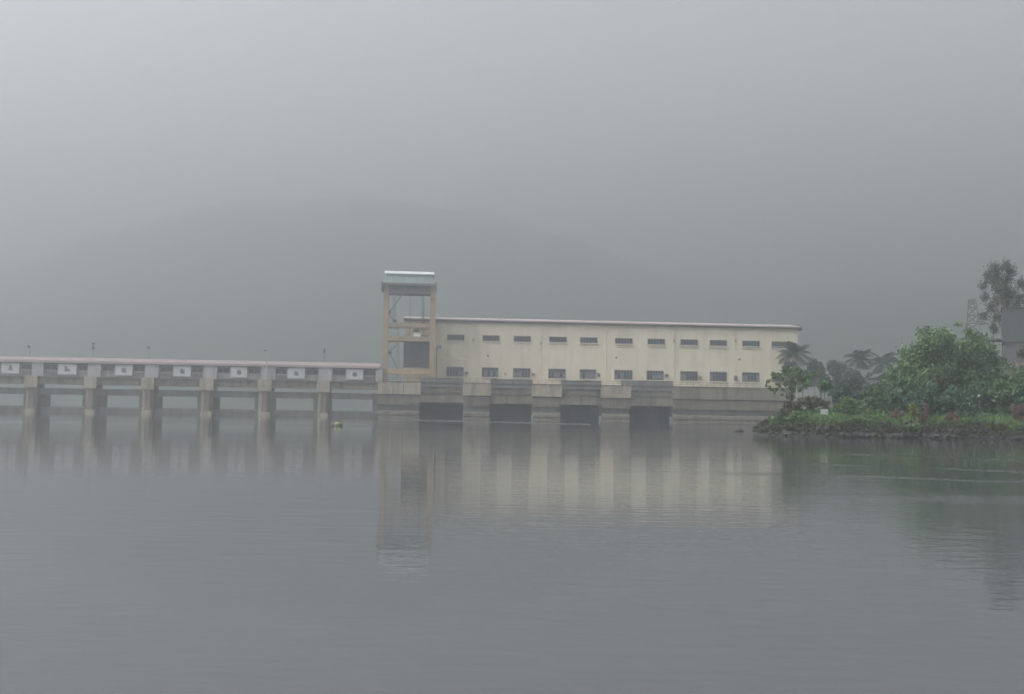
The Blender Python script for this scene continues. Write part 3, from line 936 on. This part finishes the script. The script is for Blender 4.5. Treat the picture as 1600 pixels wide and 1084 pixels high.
def palm(label, px, y, top_py, span_px, seed, group):
    rng = np.random.default_rng(seed)
    bx = P(px, 640, y).x
    base = Vector((bx, y, ground_z(bx, y) - 0.05))
    t = empty('palm_tree', base, label, 'palm tree', ID, group)
    span = span_px / LENS_PX * y * 0.5
    hub = Vector((bx + 0.2, y, P(px, top_py, y).z - span * 0.42))
    MB().tube([base, base.lerp(hub, 0.5) + Vector((0.15, 0, 0)), hub], [0.24, 0.18, 0.15], 8).build('trunk', M['bark_pale'], t, smooth=True)
    vs = []
    nf = 19
    for k in range(nf):
        az = 2 * math.pi * (k + rng.uniform(-0.3, 0.3)) / nf * 2.0
        el = rng.uniform(0.45, 1.35) if k > 5 else rng.uniform(-0.2, 0.3)
        ln = span * rng.uniform(0.95, 1.25)
        d = Vector((math.cos(az), math.sin(az), 0))
        pts = []
        p = hub.copy(); e = el
        steps = 14
        for q in range(steps + 1):
            pts.append(p.copy())
            p = p + (d * math.cos(e) + Vector((0, 0, math.sin(e)))) * (ln / steps)
            e -= 0.07 + 0.05 * q / steps
        side = d.cross(Vector((0, 0, 1)))
        for q in range(1, steps):
            wl = ln * 0.36 * math.sin(math.pi * (0.12 + 0.85 * q / steps)) + 0.05
            tang = (pts[q + 1] - pts[q - 1]).normalized()
            for s in (-1, 1):
                tip = pts[q] + side * s * wl + tang * wl * 0.7 + Vector((0, 0, -wl * 0.45))
                a, b = pts[q] - tang * 0.16, pts[q] + tang * 0.16
                vs += [a, b, tip + tang * 0.05, tip - tang * 0.05]
        for q in range(steps):
            a, b = pts[q], pts[q + 1]
            vs += [a - side * 0.05, a + side * 0.05, b + side * 0.05, b - side * 0.05]
    leaves_obj('crown', np.array([tuple(v) for v in vs]), M['leaf_blue'], t)
    return t


# ---------------------------------------------------------------- trees and shrubs on the right bank
# far row beyond the bank
far = 'hazy trees behind the bank'
tree('broadleaf_tree', 'hazy rounded tree just right of the bluish palm', 'tree', 1272, 262, 553, 1248, 1302, 640, M['leaf_blue'], 3600, 0.75, 24, 11, group=far)
tree('broadleaf_tree', 'hazy wide tree, highest of the blurred row right of the building', 'tree', 1297, 268, 554, 1268, 1338, 640, M['leaf_blue'], 5000, 0.75, 30, 12, group=far)
tree('broadleaf_tree', 'hazy tree between the wide blurred tree and the first palm', 'tree', 1330, 262, 564, 1302, 1360, 640, M['leaf_blue'], 4200, 0.75, 26, 13, group=far)
tree('broadleaf_tree', 'hazy low tree beneath the two palm crowns', 'tree', 1366, 255, 574, 1335, 1415, 640, M['leaf_blue'], 4600, 0.7, 28, 14, group=far)
tree('broadleaf_tree', 'hazy bluish tree overlapping the right end of the cream building', 'tree', 1238, 236, 557, 1214, 1264, 612, M['leaf_blue'], 3000, 0.7, 22, 18, group=far, trunk_r=0.14)
pg = 'palms showing above the hazy trees'
palm('hazy palm with raised fronds, left of the two distant palms', 1342, 285, 551, 46, 5, pg)
palm('hazy palm with spreading fronds just left of the big green tree', 1379, 275, 556, 50, 6, pg)
palm('bluish palm crown in front of the right end of the cream building', 1238, 262, 541, 54, 7, pg)

tree('broadleaf_tree', 'faint far tree seen between the right palm and the feathery tree', 'tree', 1418, 290, 578, 1394, 1446, 645, M['leaf_blue'], 3000, 0.9, 24, 15, group=far)
tree('broadleaf_tree', 'faint far tree glimpsed through the middle of the big green tree', 'tree', 1462, 290, 572, 1434, 1494, 645, M['leaf_blue'], 3000, 0.9, 24, 16, group=far)
tree('broadleaf_tree', 'faint far tree glimpsed behind the second big tree', 'tree', 1512, 285, 570, 1484, 1542, 645, M['leaf_blue'], 3000, 0.9, 24, 17, group=far)
# pale wall and small shed beyond
o0 = P(1240, 606, 168)
px0, px1 = P(1238, 610, 168).x, P(1300, 610, 168).x
pwz = ground_z(px0 + 1, 168)
pw = empty('garden_wall', (0.5 * (px0 + px1), 168, pwz), 'pale grey wall with taller posts seen beneath the leafy tree', 'wall', ID)
MB().box(px0, px1, 168, 168.3, 0.5, P(1260, 617, 168).z).build('wall', M['pale_wall'], pw)
for px, py in ((1249, 601), (1259, 608), (1268, 604), (1277, 603), (1288, 609)):
    q = P(px, py, 167.7)
    MB().box(q.x - 0.38, q.x + 0.38, 167.6, 167.997, 0.5, q.z).build('post', M['pale_wall'], pw)
s0, s1 = P(1371, 600, 190), P(1391, 586, 190)
sz = ground_z(s0.x, 190)
sh = empty('garden_shed', (0.5 * (s0.x + s1.x), 192, sz), 'small pale shed half hidden below the distant palms', 'shed', ID)
MB().box(s0.x, s1.x, 190, 194, sz - 0.2, s1.z - 0.4).build('wall', M['house_lower'], sh)
MB().plate([(s0.x - 0.3, s1.z - 0.397), (s1.x + 0.3, s1.z - 0.397), (0.5 * (s0.x + s1.x), s1.z + 0.5)], 189.7, 194.3).build('roof', M['house_dark'], sh)
MB().box(s0.x + 0.25, s0.x + 0.95, 189.95, 189.997, sz - 0.1, sz + 1.9).build('door', M['steel_mid'], sh)

# nearer trees
def blob(rng_, pts, n, r0, r1):
    """n clump spots (px, py, r) scattered inside a crown outline given as a polygon in the photograph"""
    out = []
    xs_, ys_ = [p[0] for p in pts], [p[1] for p in pts]
    while len(out) < n:
        x_, y_ = rng_.uniform(min(xs_), max(xs_)), rng_.uniform(min(ys_), max(ys_))
        ins = False
        for (ax, ay), (bx_, by2) in zip(pts, pts[1:] + pts[:1]):
            if (ay > y_) != (by2 > y_) and x_ < (bx_ - ax) * (y_ - ay) / (by2 - ay) + ax: ins = not ins
        if ins: out.append((x_, y_, rng_.uniform(r0, r1)))
    return out


rb_ = random.Random(4)
tree('leafy_tree', 'leafy small tree with gaps in its crown at the tip of the bank', 'tree', 1242, 119.5, 572, 1203, 1275, 622, M['leaf_green'], 2000, 0.30, 17, 21, split=2, trunk_r=0.09, aspect=0.6, depth=3.5, shell=0.2,
     spots=[(1212, 583, 7), (1222, 580, 6), (1232, 577, 6), (1206, 590, 5), (1215, 594, 7), (1227, 590, 8), (1237, 586, 7), (1247, 581, 5), (1232, 600, 7), (1241, 595, 6), (1256, 590, 9), (1265, 592, 8), (1270, 585, 5), (1258, 601, 6), (1246, 607, 5),
            (1212, 605, 4), (1216, 614, 4), (1224, 606, 5), (1238, 610, 5), (1250, 574, 5), (1196, 602, 4), (1205, 607, 4), (1233, 622, 4), (1242, 620, 4)])
tree('sapling', 'thin sapling with a tuft of dark leaves right of the leafy tree', 'tree', 1288, 121, 594, 1279, 1301, 612, M['leaf_green'], 330, 0.36, 4, 22, trunk_r=0.05, depth=1.2, shell=0.2,
     spots=[(1283, 602, 6), (1290, 599, 6), (1296, 602, 5), (1287, 607, 5)])
tree('big_tree', 'big dense green tree rising above the bank, left half of the green mass', 'tree', 1462, 131, 508, 1398, 1520, 632, M['leaf_green'], 24000, 0.38, 46, 23, trunk_r=0.35, depth=9, shell=0.15,
     spots=blob(rb_, [(1398, 640), (1392, 605), (1408, 580), (1422, 560), (1436, 535), (1446, 520), (1470, 522), (1500, 524), (1510, 560), (1512, 640)], 95, 7, 14)
     + [(1446, 518, 7), (1452, 514, 5), (1468, 522, 7), (1484, 514, 6), (1486, 509, 4), (1434, 534, 7), (1420, 556, 7), (1408, 575, 8), (1497, 522, 6)])
tree('big_tree', 'big dense tree below the grey building, right of the tallest green crown', 'tree', 1520, 134, 516, 1472, 1556, 628, M['leaf_green'], 13000, 0.38, 34, 24, trunk_r=0.3, depth=8, shell=0.15,
     spots=blob(rb_, [(1480, 640), (1488, 560), (1496, 528), (1520, 528), (1538, 540), (1545, 575), (1550, 640)], 55, 7, 13) + [(1508, 525, 7), (1522, 527, 6), (1536, 537, 6)])
tree('eucalyptus_tree', 'tall thin crowned grey green tree standing above the grey building', 'tree', 1568, 182, 411, 1537, 1600, 545, M['leaf_grey'], 7600, 0.36, 34, 25, bark='bark_pale', trunk_r=0.22, shell=0.1, aspect=0.42, depth=5, squash=1.25,
     spots=[(1560, 421, 9), (1572, 417, 8), (1582, 424, 7), (1549, 432, 8), (1563, 436, 9), (1578, 438, 9), (1543, 446, 6), (1588, 446, 7), (1556, 452, 9), (1572, 456, 9), (1586, 460, 8), (1594, 468, 7), (1545, 464, 6),
            (1562, 470, 8), (1578, 475, 8), (1590, 482, 7), (1550, 480, 7), (1544, 494, 6), (1557, 496, 7), (1570, 492, 8), (1552, 510, 5), (1562, 516, 5), (1597, 455, 6)])
tree('feathery_tree', 'feathery light green tree at the upper left of the green mass', 'tree', 1432, 134, 530, 1405, 1470, 600, M['leaf_fresh'], 1500, 0.40, 20, 26, trunk_r=0.12, shell=0.1, depth=3,
     spots=blob(rb_, [(1404, 600), (1418, 565), (1432, 542), (1452, 528), (1460, 560), (1440, 600)], 24, 5, 9))
sg = 'shrubs on the right bank'
shr = [
    ('sparse olive scrub on the slope between the grey building and the second big tree', 1553, 147, 546, 1534, 1574, 580, 'leaf_olive', 1300, 0.4),
    ('rounded green shrub on the slope just below the red soil', 1553, 136, 570, 1532, 1576, 612, 'leaf_green', 2600, 0.36),
    ('sparse olive scrub along the foot of the grey building', 1606, 156, 538, 1584, 1640, 560, 'leaf_olive', 1300, 0.4),
    ('hazy shrub beneath the left palm, at the foot of the blurred trees', 1322, 172, 588, 1290, 1360, 640, 'leaf_blue', 3200, 0.5),
    ('hazy shrub beneath the right palm beside the pale shed', 1366, 168, 594, 1336, 1402, 640, 'leaf_blue', 3200, 0.5),
    ('olive brown shrub in front of the pale wall posts', 1268, 124, 612, 1240, 1300, 646, 'leaf_olive', 2000, 0.26),
    ('olive weeds at the foot of the leafy tree', 1232, 121, 624, 1212, 1256, 652, 'leaf_olive', 1300, 0.26),
    ('wide green shrub filling the gap right of the white sign', 1322, 118.5, 618, 1298, 1350, 652, 'leaf_green', 3000, 0.30),
    ('dark shrub behind the tallest dry brown stalks', 1440, 118.2, 604, 1415, 1470, 655, 'leaf_dark', 3000, 0.32),
    ('dark shrub behind the white knob of the slim post', 1536, 121, 586, 1510, 1562, 652, 'leaf_dark', 3600, 0.32),
    ('green shrub touching the red soil near the right edge', 1590, 128, 572, 1560, 1625, 640, 'leaf_green', 4200, 0.36),
    ('dark round shrub under the left edge of the big green tree', 1412, 122, 590, 1385, 1442, 648, 'leaf_dark', 3600, 0.34),
    ('dark shrub in the middle below the big green tree', 1452, 120, 596, 1428, 1482, 652, 'leaf_dark', 3600, 0.34),
    ('broad dark green shrub left of the white dot', 1500, 119, 590, 1470, 1532, 650, 'leaf_dark', 4200, 0.34),
    ('round lighter green shrub below the red soil', 1568, 120, 582, 1536, 1604, 650, 'leaf_green', 4600, 0.36),
    ('tall dark shrub cut by the right edge of the photo', 1606, 118, 590, 1578, 1640, 665, 'leaf_dark', 4200, 0.34),
    ('low green shrub below the small pale shed', 1370, 128, 600, 1343, 1400, 642, 'leaf_green', 3000, 0.36),
    ('low bluish shrub right of the thin sapling', 1320, 130, 604, 1296, 1350, 638, 'leaf_blue', 2800, 0.36),
    ('low mixed green shrub right of the white sign', 1335, 122, 622, 1306, 1366, 650, 'leaf_green', 2600, 0.30),
    ('yellowish green shrub beside the first dry brown bush', 1352, 119, 638, 1342, 1362, 652, 'leaf_yellow', 420, 0.26),
    ('small yellow leaved shrub left of the tallest dry brown stalks', 1428, 117, 627, 1418, 1438, 650, 'leaf_yellow', 420, 0.28),
    ('leafy weed clump at the very tip of the bank', 1214, 118, 646, 1197, 1234, 672, 'leaf_fresh', 1700, 0.26),
    ('bright green clump below the leafy tree', 1248, 116.3, 640, 1226, 1275, 668, 'leaf_fresh', 2200, 0.26),
    ('dark upright weed in the bright green clump', 1219, 117, 640, 1213, 1226, 668, 'leaf_dark', 420, 0.26),
    ('bright green clump left of the first dry bush', 1372, 115.6, 646, 1345, 1398, 672, 'leaf_fresh', 2400, 0.26),
    ('dark green clump between two dry brown bushes', 1422, 114.8, 655, 1403, 1443, 678, 'leaf_green', 1900, 0.26),
    ('rounded dark bush hanging to the water below the bright grass', 1537, 114.6, 652, 1512, 1566, 684, 'leaf_dark', 2800, 0.28),
    ('green clump hanging over dark rocks below the white sign', 1300, 115.2, 655, 1272, 1330, 676, 'leaf_green', 2200, 0.26),
]
for k, (lb, px, y, tp, l, r_, lo, lm, n, sz_) in enumerate(shr):
    tree('shrub', lb, 'shrub', px, y, tp, l, r_, lo, M[lm], n, sz_, 26, 60 + k, trunk_r=0.07, group=sg, clump_r=0.30, taper=0.2, shell=0.2)
dg = 'dry brown bushes on the bank'
for k, (lb, px, y, tp, l, r_, lo, n) in enumerate([
        ('dry brown bush left of the tall dry stalks', 1401, 115.8, 636, 1388, 1416, 664, 700),
        ('tall upright dry brown stalks above the waterline', 1444, 115.2, 628, 1436, 1455, 678, 800),
        ('low pale brown dry bush left of the bright grass', 1486, 115, 640, 1468, 1506, 668, 900),
        ('dry reddish bush at the right edge of the photo', 1592, 115, 624, 1578, 1606, 672, 1200),
        ('thin dry brown bush on the dark rocks below the leafy tree', 1259, 115.6, 652, 1252, 1267, 676, 260)]):
    tree('dry_bush', lb, 'bush', px, y, tp, l, r_, lo, M['leaf_brown'], n, 0.34, 9, 90 + k, trunk_r=0.05, group=dg, clump_r=0.4, taper=0.1, aspect=0.22)

# grass and ground cover
rng = np.random.default_rng(3)
gvs = []
cnt = 0
while cnt < 26000:
    x = rng.uniform(25, 62); y = rng.uniform(111.5, 128)
    d = edge_dist(x, y)
    if d < 1.1 or d > 14: continue
    if rng.random() > (1.0 if d < 5 else 0.35): continue
    if math.sin(x * 0.9) + math.sin(y * 1.3 + x * 0.4) + rng.uniform(-1, 1) < -0.7: continue
    z = ground_z(x, y)
    hgt = rng.uniform(0.18, 0.6) * (0.7 if d < 1.2 else 1.0)
    an = rng.uniform(0, 6.283); wd = 0.035 + 0.05 * rng.random()
    lx, ly = math.cos(an), math.sin(an)
    tx, ty = rng.normal(0, 0.16), rng.normal(-0.05, 0.16)
    gvs += [(x - lx * wd, y - ly * wd, z - 0.05), (x + lx * wd, y + ly * wd, z - 0.05), (x + tx + lx * 0.01, y + ty + ly * 0.01, z + hgt), (x + tx - lx * 0.01, y + ty - ly * 0.01, z + hgt)]
    cnt += 1
go = leaves_obj('grass', np.array(gvs), M['leaf_fresh'], None)
tag(go, 'bright green grass covering the top of the bank', 'grass', kind='stuff')

def cover(name, label, n, d0, d1, zmax, size, m, seed, x1=64, y1=125):
    r = np.random.default_rng(seed)
    cs_, out = [], []
    while len(cs_) < n // 26:
        x = r.uniform(25, x1); y = r.uniform(110, y1)
        d = edge_dist(x, y)
        if math.hypot(x - 67.5, y - 149) < 6.5: continue
        if d0 < d < d1: cs_.append((x, y, ground_z(x, y) + zmax * r.uniform(0.05, 0.55)))
    rs_ = [(zmax * r.uniform(0.35, 0.9), zmax * r.uniform(0.35, 0.8), zmax * r.uniform(0.25, 0.5)) for _ in cs_]
    o = leaves_obj(name, leaf_cloud(r, cs_, rs_, n, size, 0.4, 0.1, 0.5), m, None)
    return tag(o, label, 'ground cover', kind='stuff')


cover('undergrowth', 'dense low undergrowth filling the ground behind the grassy edge', 24000, 4.5, 42, 1.25, 0.38, M['leaf_dark'], 31, 76, 153)
cover('waterside_weeds', 'dark olive weeds hanging over the rocks along the waterline', 17000, 0.1, 2.0, 0.75, 0.28, M['leaf_weed'], 32, 60)

# rocks along the waterline
rr = random.Random(8)
protos = []
for k in range(6):
    mb = MB().ball((0, 0, 0), (1, 1, 1), 9, 6)
    sd = rr.uniform(0, 9)
    mb.v = [tuple(c * (1 + 0.22 * wob(x * 2.2 + sd, y * 2.2 + z * 1.7, sd)) for c in (x, y, z)) for x, y, z in mb.v]
    me = bpy.data.meshes.new('rock'); me.from_pydata(mb.v, [], mb.f); me.update(); me.materials.append(M['rock'])
    protos.append(me)
x = 24.8
n = 0
rock0 = None
while x < 56 and n < 130:
    # walk along the waterline
    for row, dd in enumerate((0.12, 0.8)):
        yy = 108.0
        while edge_dist(x, yy) < dd and yy < 124: yy += 0.1
        if yy >= 124: continue
        s = rr.uniform(0.16, 0.42) * (1.0 if row == 0 else 0.75)
        o = bpy.data.objects.new('rock', protos[n % 6])
        col.objects.link(o)
        o.location = (x + rr.uniform(-0.15, 0.15), yy, ground_z(x, yy) + s * 0.15)
        o.scale = (s * rr.uniform(0.9, 1.5), s, s * rr.uniform(0.6, 0.95))
        o.rotation_euler = (rr.uniform(-0.2, 0.2), rr.uniform(-0.2, 0.2), rr.uniform(0, 6.28))
        tag(o, 'dark wet rock at the waterline of the green bank', 'rock', 'dark rocks edging the bank')
        n += 1
    x += rr.uniform(0.42, 0.75)

# ---------------------------------------------------------------- small things on and behind the bank
q0, q1 = P(1282, 647, 116.6), P(1293.5, 638.5, 116.6)
gzs = ground_z(q0.x, 116.6)
sg_ = empty('sign_board', (0.5 * (q0.x + q1.x), 116.6, gzs), 'small blank white board low on the grass at the bank', 'sign', ID)
MB().box(q0.x, q1.x, 116.55, 116.62, q0.z, q1.z).build('board', M['sign'], sg_)
for f in (0.2, 0.8):
    xx = q0.x + (q1.x - q0.x) * f
    MB().tube([(xx, 116.66, gzs - 0.3), (xx, 116.66, q0.z + 0.3)], 0.035, 6).build('leg', M['steel_mid'], sg_)
q = P(1530, 617.5, 118.2)
gq = ground_z(q.x, 115.8)
mk = empty('marker_post', (q.x, 115.8, gq), 'slim post with a small pale knob in front of dark shrubs', 'post', ID)
q = P(1530, 617.5, 115.8)
MB().tube([(q.x, 115.8, gq - 0.3), (q.x, 115.8, q.z - 0.15)], 0.035, 6).build('shaft', M['bark'], mk)
MB().ball((q.x, 115.8, q.z), (0.16, 0.14, 0.14)).build('knob', M['pale_wall'], mk, smooth=True)

# grey building above the red soil
by = 166.0
bp_ = P(1566, 560, by)
BM = Matrix.Translation((bp_.x, by, 0)) @ Matrix.Rotation(R(-23), 4, 'Z')
bgz = ground_z(bp_.x + 2, by) - 0.8
gb_ = empty('grey_building', (4.5, 4, bgz), 'dark grey flat topped building above the red soil at the right edge', 'building', BM)
zmid, ztop = P(1580, 536, by).z, P(1570, 482, by).z
MB().box(0, 9, 0, 8, zmid, ztop).build('upper_wall', M['house_dark'], gb_)
MB().box(0.3, 8.7, 0.3, 7.7, bgz, zmid - 0.003).build('lower_wall', M['house_lower'], gb_)
MB().box(-0.15, 9.15, -0.15, 8.15, ztop, ztop + 0.12).build('roof', M['house_dark'], gb_)
MB().box(0.3, 8.7, 0.18, 0.297, zmid - 0.35, zmid - 0.004).build('fascia', M['dark_trim'], gb_)
MB().box(5.4, 6.5, 0.2, 0.297, zmid - 2.1, zmid - 0.9).build('window', M['glass'], gb_)
zc = P(1550, 528.5, by).z
MB().box(-2.9, -0.003, 0.5, 6, zc - 0.22, zc).build('canopy', M['dark_trim'], gb_)
for xx in (-2.6, -1.2):
    MB().tube([(xx, 0.8, bgz - 0.3), (xx, 0.8, zc - 0.223)], 0.09, 8).build('canopy_post', M['bark'], gb_)

# power pylon in the haze
py_y = 250.0
c = P(1520, 600, py_y)
gz0 = ground_z(c.x, py_y)
PM = Matrix.Translation((c.x, py_y, 0)) @ Matrix.Rotation(R(-24), 4, 'Z')
pyl = empty('power_pylon', (0, 0, gz0), 'faint lattice power pylon behind the big green trees', 'pylon', PM)
zt, zw, za = P(1520, 469, py_y).z, P(1520, 530, py_y).z, P(1520, 507, py_y).z
hw_b, hw_w, hw_t = 2.6, 1.5, 0.75


def hw(z):
    return hw_b + (hw_w - hw_b) * (z - gz0) / (zw - gz0) if z < zw else hw_w + (hw_t - hw_w) * (z - zw) / (zt - zw)


mb = MB()
lv = [gz0 + (zw - gz0) * k / 5 for k in range(5)] + [zw + (zt - zw) * k / 5 for k in range(6)]
for sx in (-1, 1):
    for sy in (-1, 1):
        mb.tube([(sx * hw(z), sy * hw(z), z) for z in lv], 0.15, 6)
for k in range(len(lv) - 1):
    a, b = lv[k], lv[k + 1]
    for q in (-1, 1):
        mb.tube([(-hw(a), q * hw(a), a), (hw(b), q * hw(b), b)], 0.09, 5)
        mb.tube([(hw(a), q * hw(a), a), (-hw(b), q * hw(b), b)], 0.09, 5)
        mb.tube([(q * hw(a), -hw(a), a), (q * hw(b), hw(b), b)], 0.09, 5)
        mb.tube([(-hw(b), q * hw(b), b), (hw(b), q * hw(b), b)], 0.09, 5)
mb.build('lattice_frame', M['girder'], pyl)
for q in (-1, 1):
    ar = MB()
    for w_ in (-1, 1):
        ar.tube([(q * 0.9, w_ * 0.9, za + 0.7), (q * 3.4, 0, za)], 0.1, 5)
        ar.tube([(q * 0.9, w_ * 0.9, za), (q * 3.4, 0, za)], 0.12, 5)
    ar.build('cross_arm', M['girder'], pyl)
MB().box(-0.85, 0.85, -0.7, 0.7, zt - 0.9, zt + 0.1).build('top_frame', M['girder'], pyl)
# two thin poles in the haze
for px, tp, txt in ((1408.5, 523, 'taller of two faint thin poles left of the big tree'), (1423.5, 529, 'shorter faint thin pole just left of the big tree')):
    c = P(px, 600, 240); gp = ground_z(c.x, 240); zt = P(px, tp, 240).z
    po = empty('utility_pole', (c.x, 240, gp), txt, 'pole', ID, 'thin poles in the haze')
    MB().tube([(c.x, 240, gp - 0.2), (c.x, 240, zt)], [0.17, 0.11], 8).build('shaft', M['steel_mid'], po)
    MB().box(c.x - 0.6, c.x + 0.6, 239.92, 240.08, zt - 0.7, zt - 0.55).build('cross_arm', M['steel_mid'], po)

# ---------------------------------------------------------------- on the water
c = P(528.5, 668, 132)
by_ = empty('buoy', (c.x, 132, 0), 'yellow float lying on the water below the spillway bays', 'buoy', ID)
MB().ball((c.x, 132, 0.18), (0.52, 0.42, 0.34), 16, 10).build('float', M['yellow'], by_, smooth=True)
MB().tube([(c.x, 132, 0.46), (c.x, 132, 0.60)], 0.10, 8).build('cap', M['yellow'], by_)
MB().ball((c.x - 0.66, 132, 0.12), (0.16, 0.16, 0.16)).build('knob', M['lamp'], by_, smooth=True)
c = P(1155, 672, 140)
lg = MB().tube([(c.x - 0.55, 140, 0.03), (c.x, 140.05, 0.12), (c.x + 0.55, 140, 0.02)], [0.12, 0.17, 0.1], 8)
lg.tube([(c.x + 0.1, 140, 0.15), (c.x + 0.3, 139.9, 0.4)], [0.06, 0.03], 6)
tag(lg.build('driftwood', M['wood'], org=(c.x, 140, 0), smooth=True), 'dark piece of driftwood afloat near the tip of the bank', 'driftwood')
# ripple line before the intakes: its sky reflection is painted as pale flat flakes
rf_ = random.Random(5)
fm = MB()
for k in range(1500):
    s = rf_.random()
    px = 592 + 330 * s
    py = 655.2 + 8.0 * max(0, s - 0.1) ** 1.1 + rf_.gauss(0, 0.55)
    hor = 638 + 0.0158 * (px - 800)
    yy = CAM_H * LENS_PX / (py - hor)
    yy = min(yy, 251.0)
    c = P(px, py, yy)
    a = rf_.uniform(0.08, 0.55); b = rf_.uniform(0.05, 0.22)
    n = 6
    fm.add([(c.x + a * math.cos(6.283 * q / n) * rf_.uniform(0.7, 1.2), yy + b * math.sin(6.283 * q / n), 0.012 + 0.01 * rf_.random()) for q in range(n)], [tuple(range(n))])
tag(fm.build('ripple_glint', M['ripple_glint']), 'pale ripple line, its sky reflection painted as flat flakes, in front of the intake openings', 'ripple_glint', kind='stuff')

# ---------------------------------------------------------------- air
HZ_TOP = HILL_TOP + 6.0
hz_ = MB().box(-2700, 2700, -150, 2500, -4.0, HZ_TOP)
m = bpy.data.materials.new('haze_air')
m.use_nodes = True
t = m.node_tree
for n_ in list(t.nodes): t.nodes.remove(n_)
pv = t.nodes.new('ShaderNodeVolumePrincipled')
pv.inputs['Color'].default_value = (0.562, 0.583, 0.600, 1)
pv.inputs['Density'].default_value = 0.0022
pv.inputs['Anisotropy'].default_value = 0.65
ou_ = t.nodes.new('ShaderNodeOutputMaterial')
t.links.new(pv.outputs[0], ou_.inputs['Volume'])
ho = hz_.build('haze', m)
ho['kind'] = 'stuff'
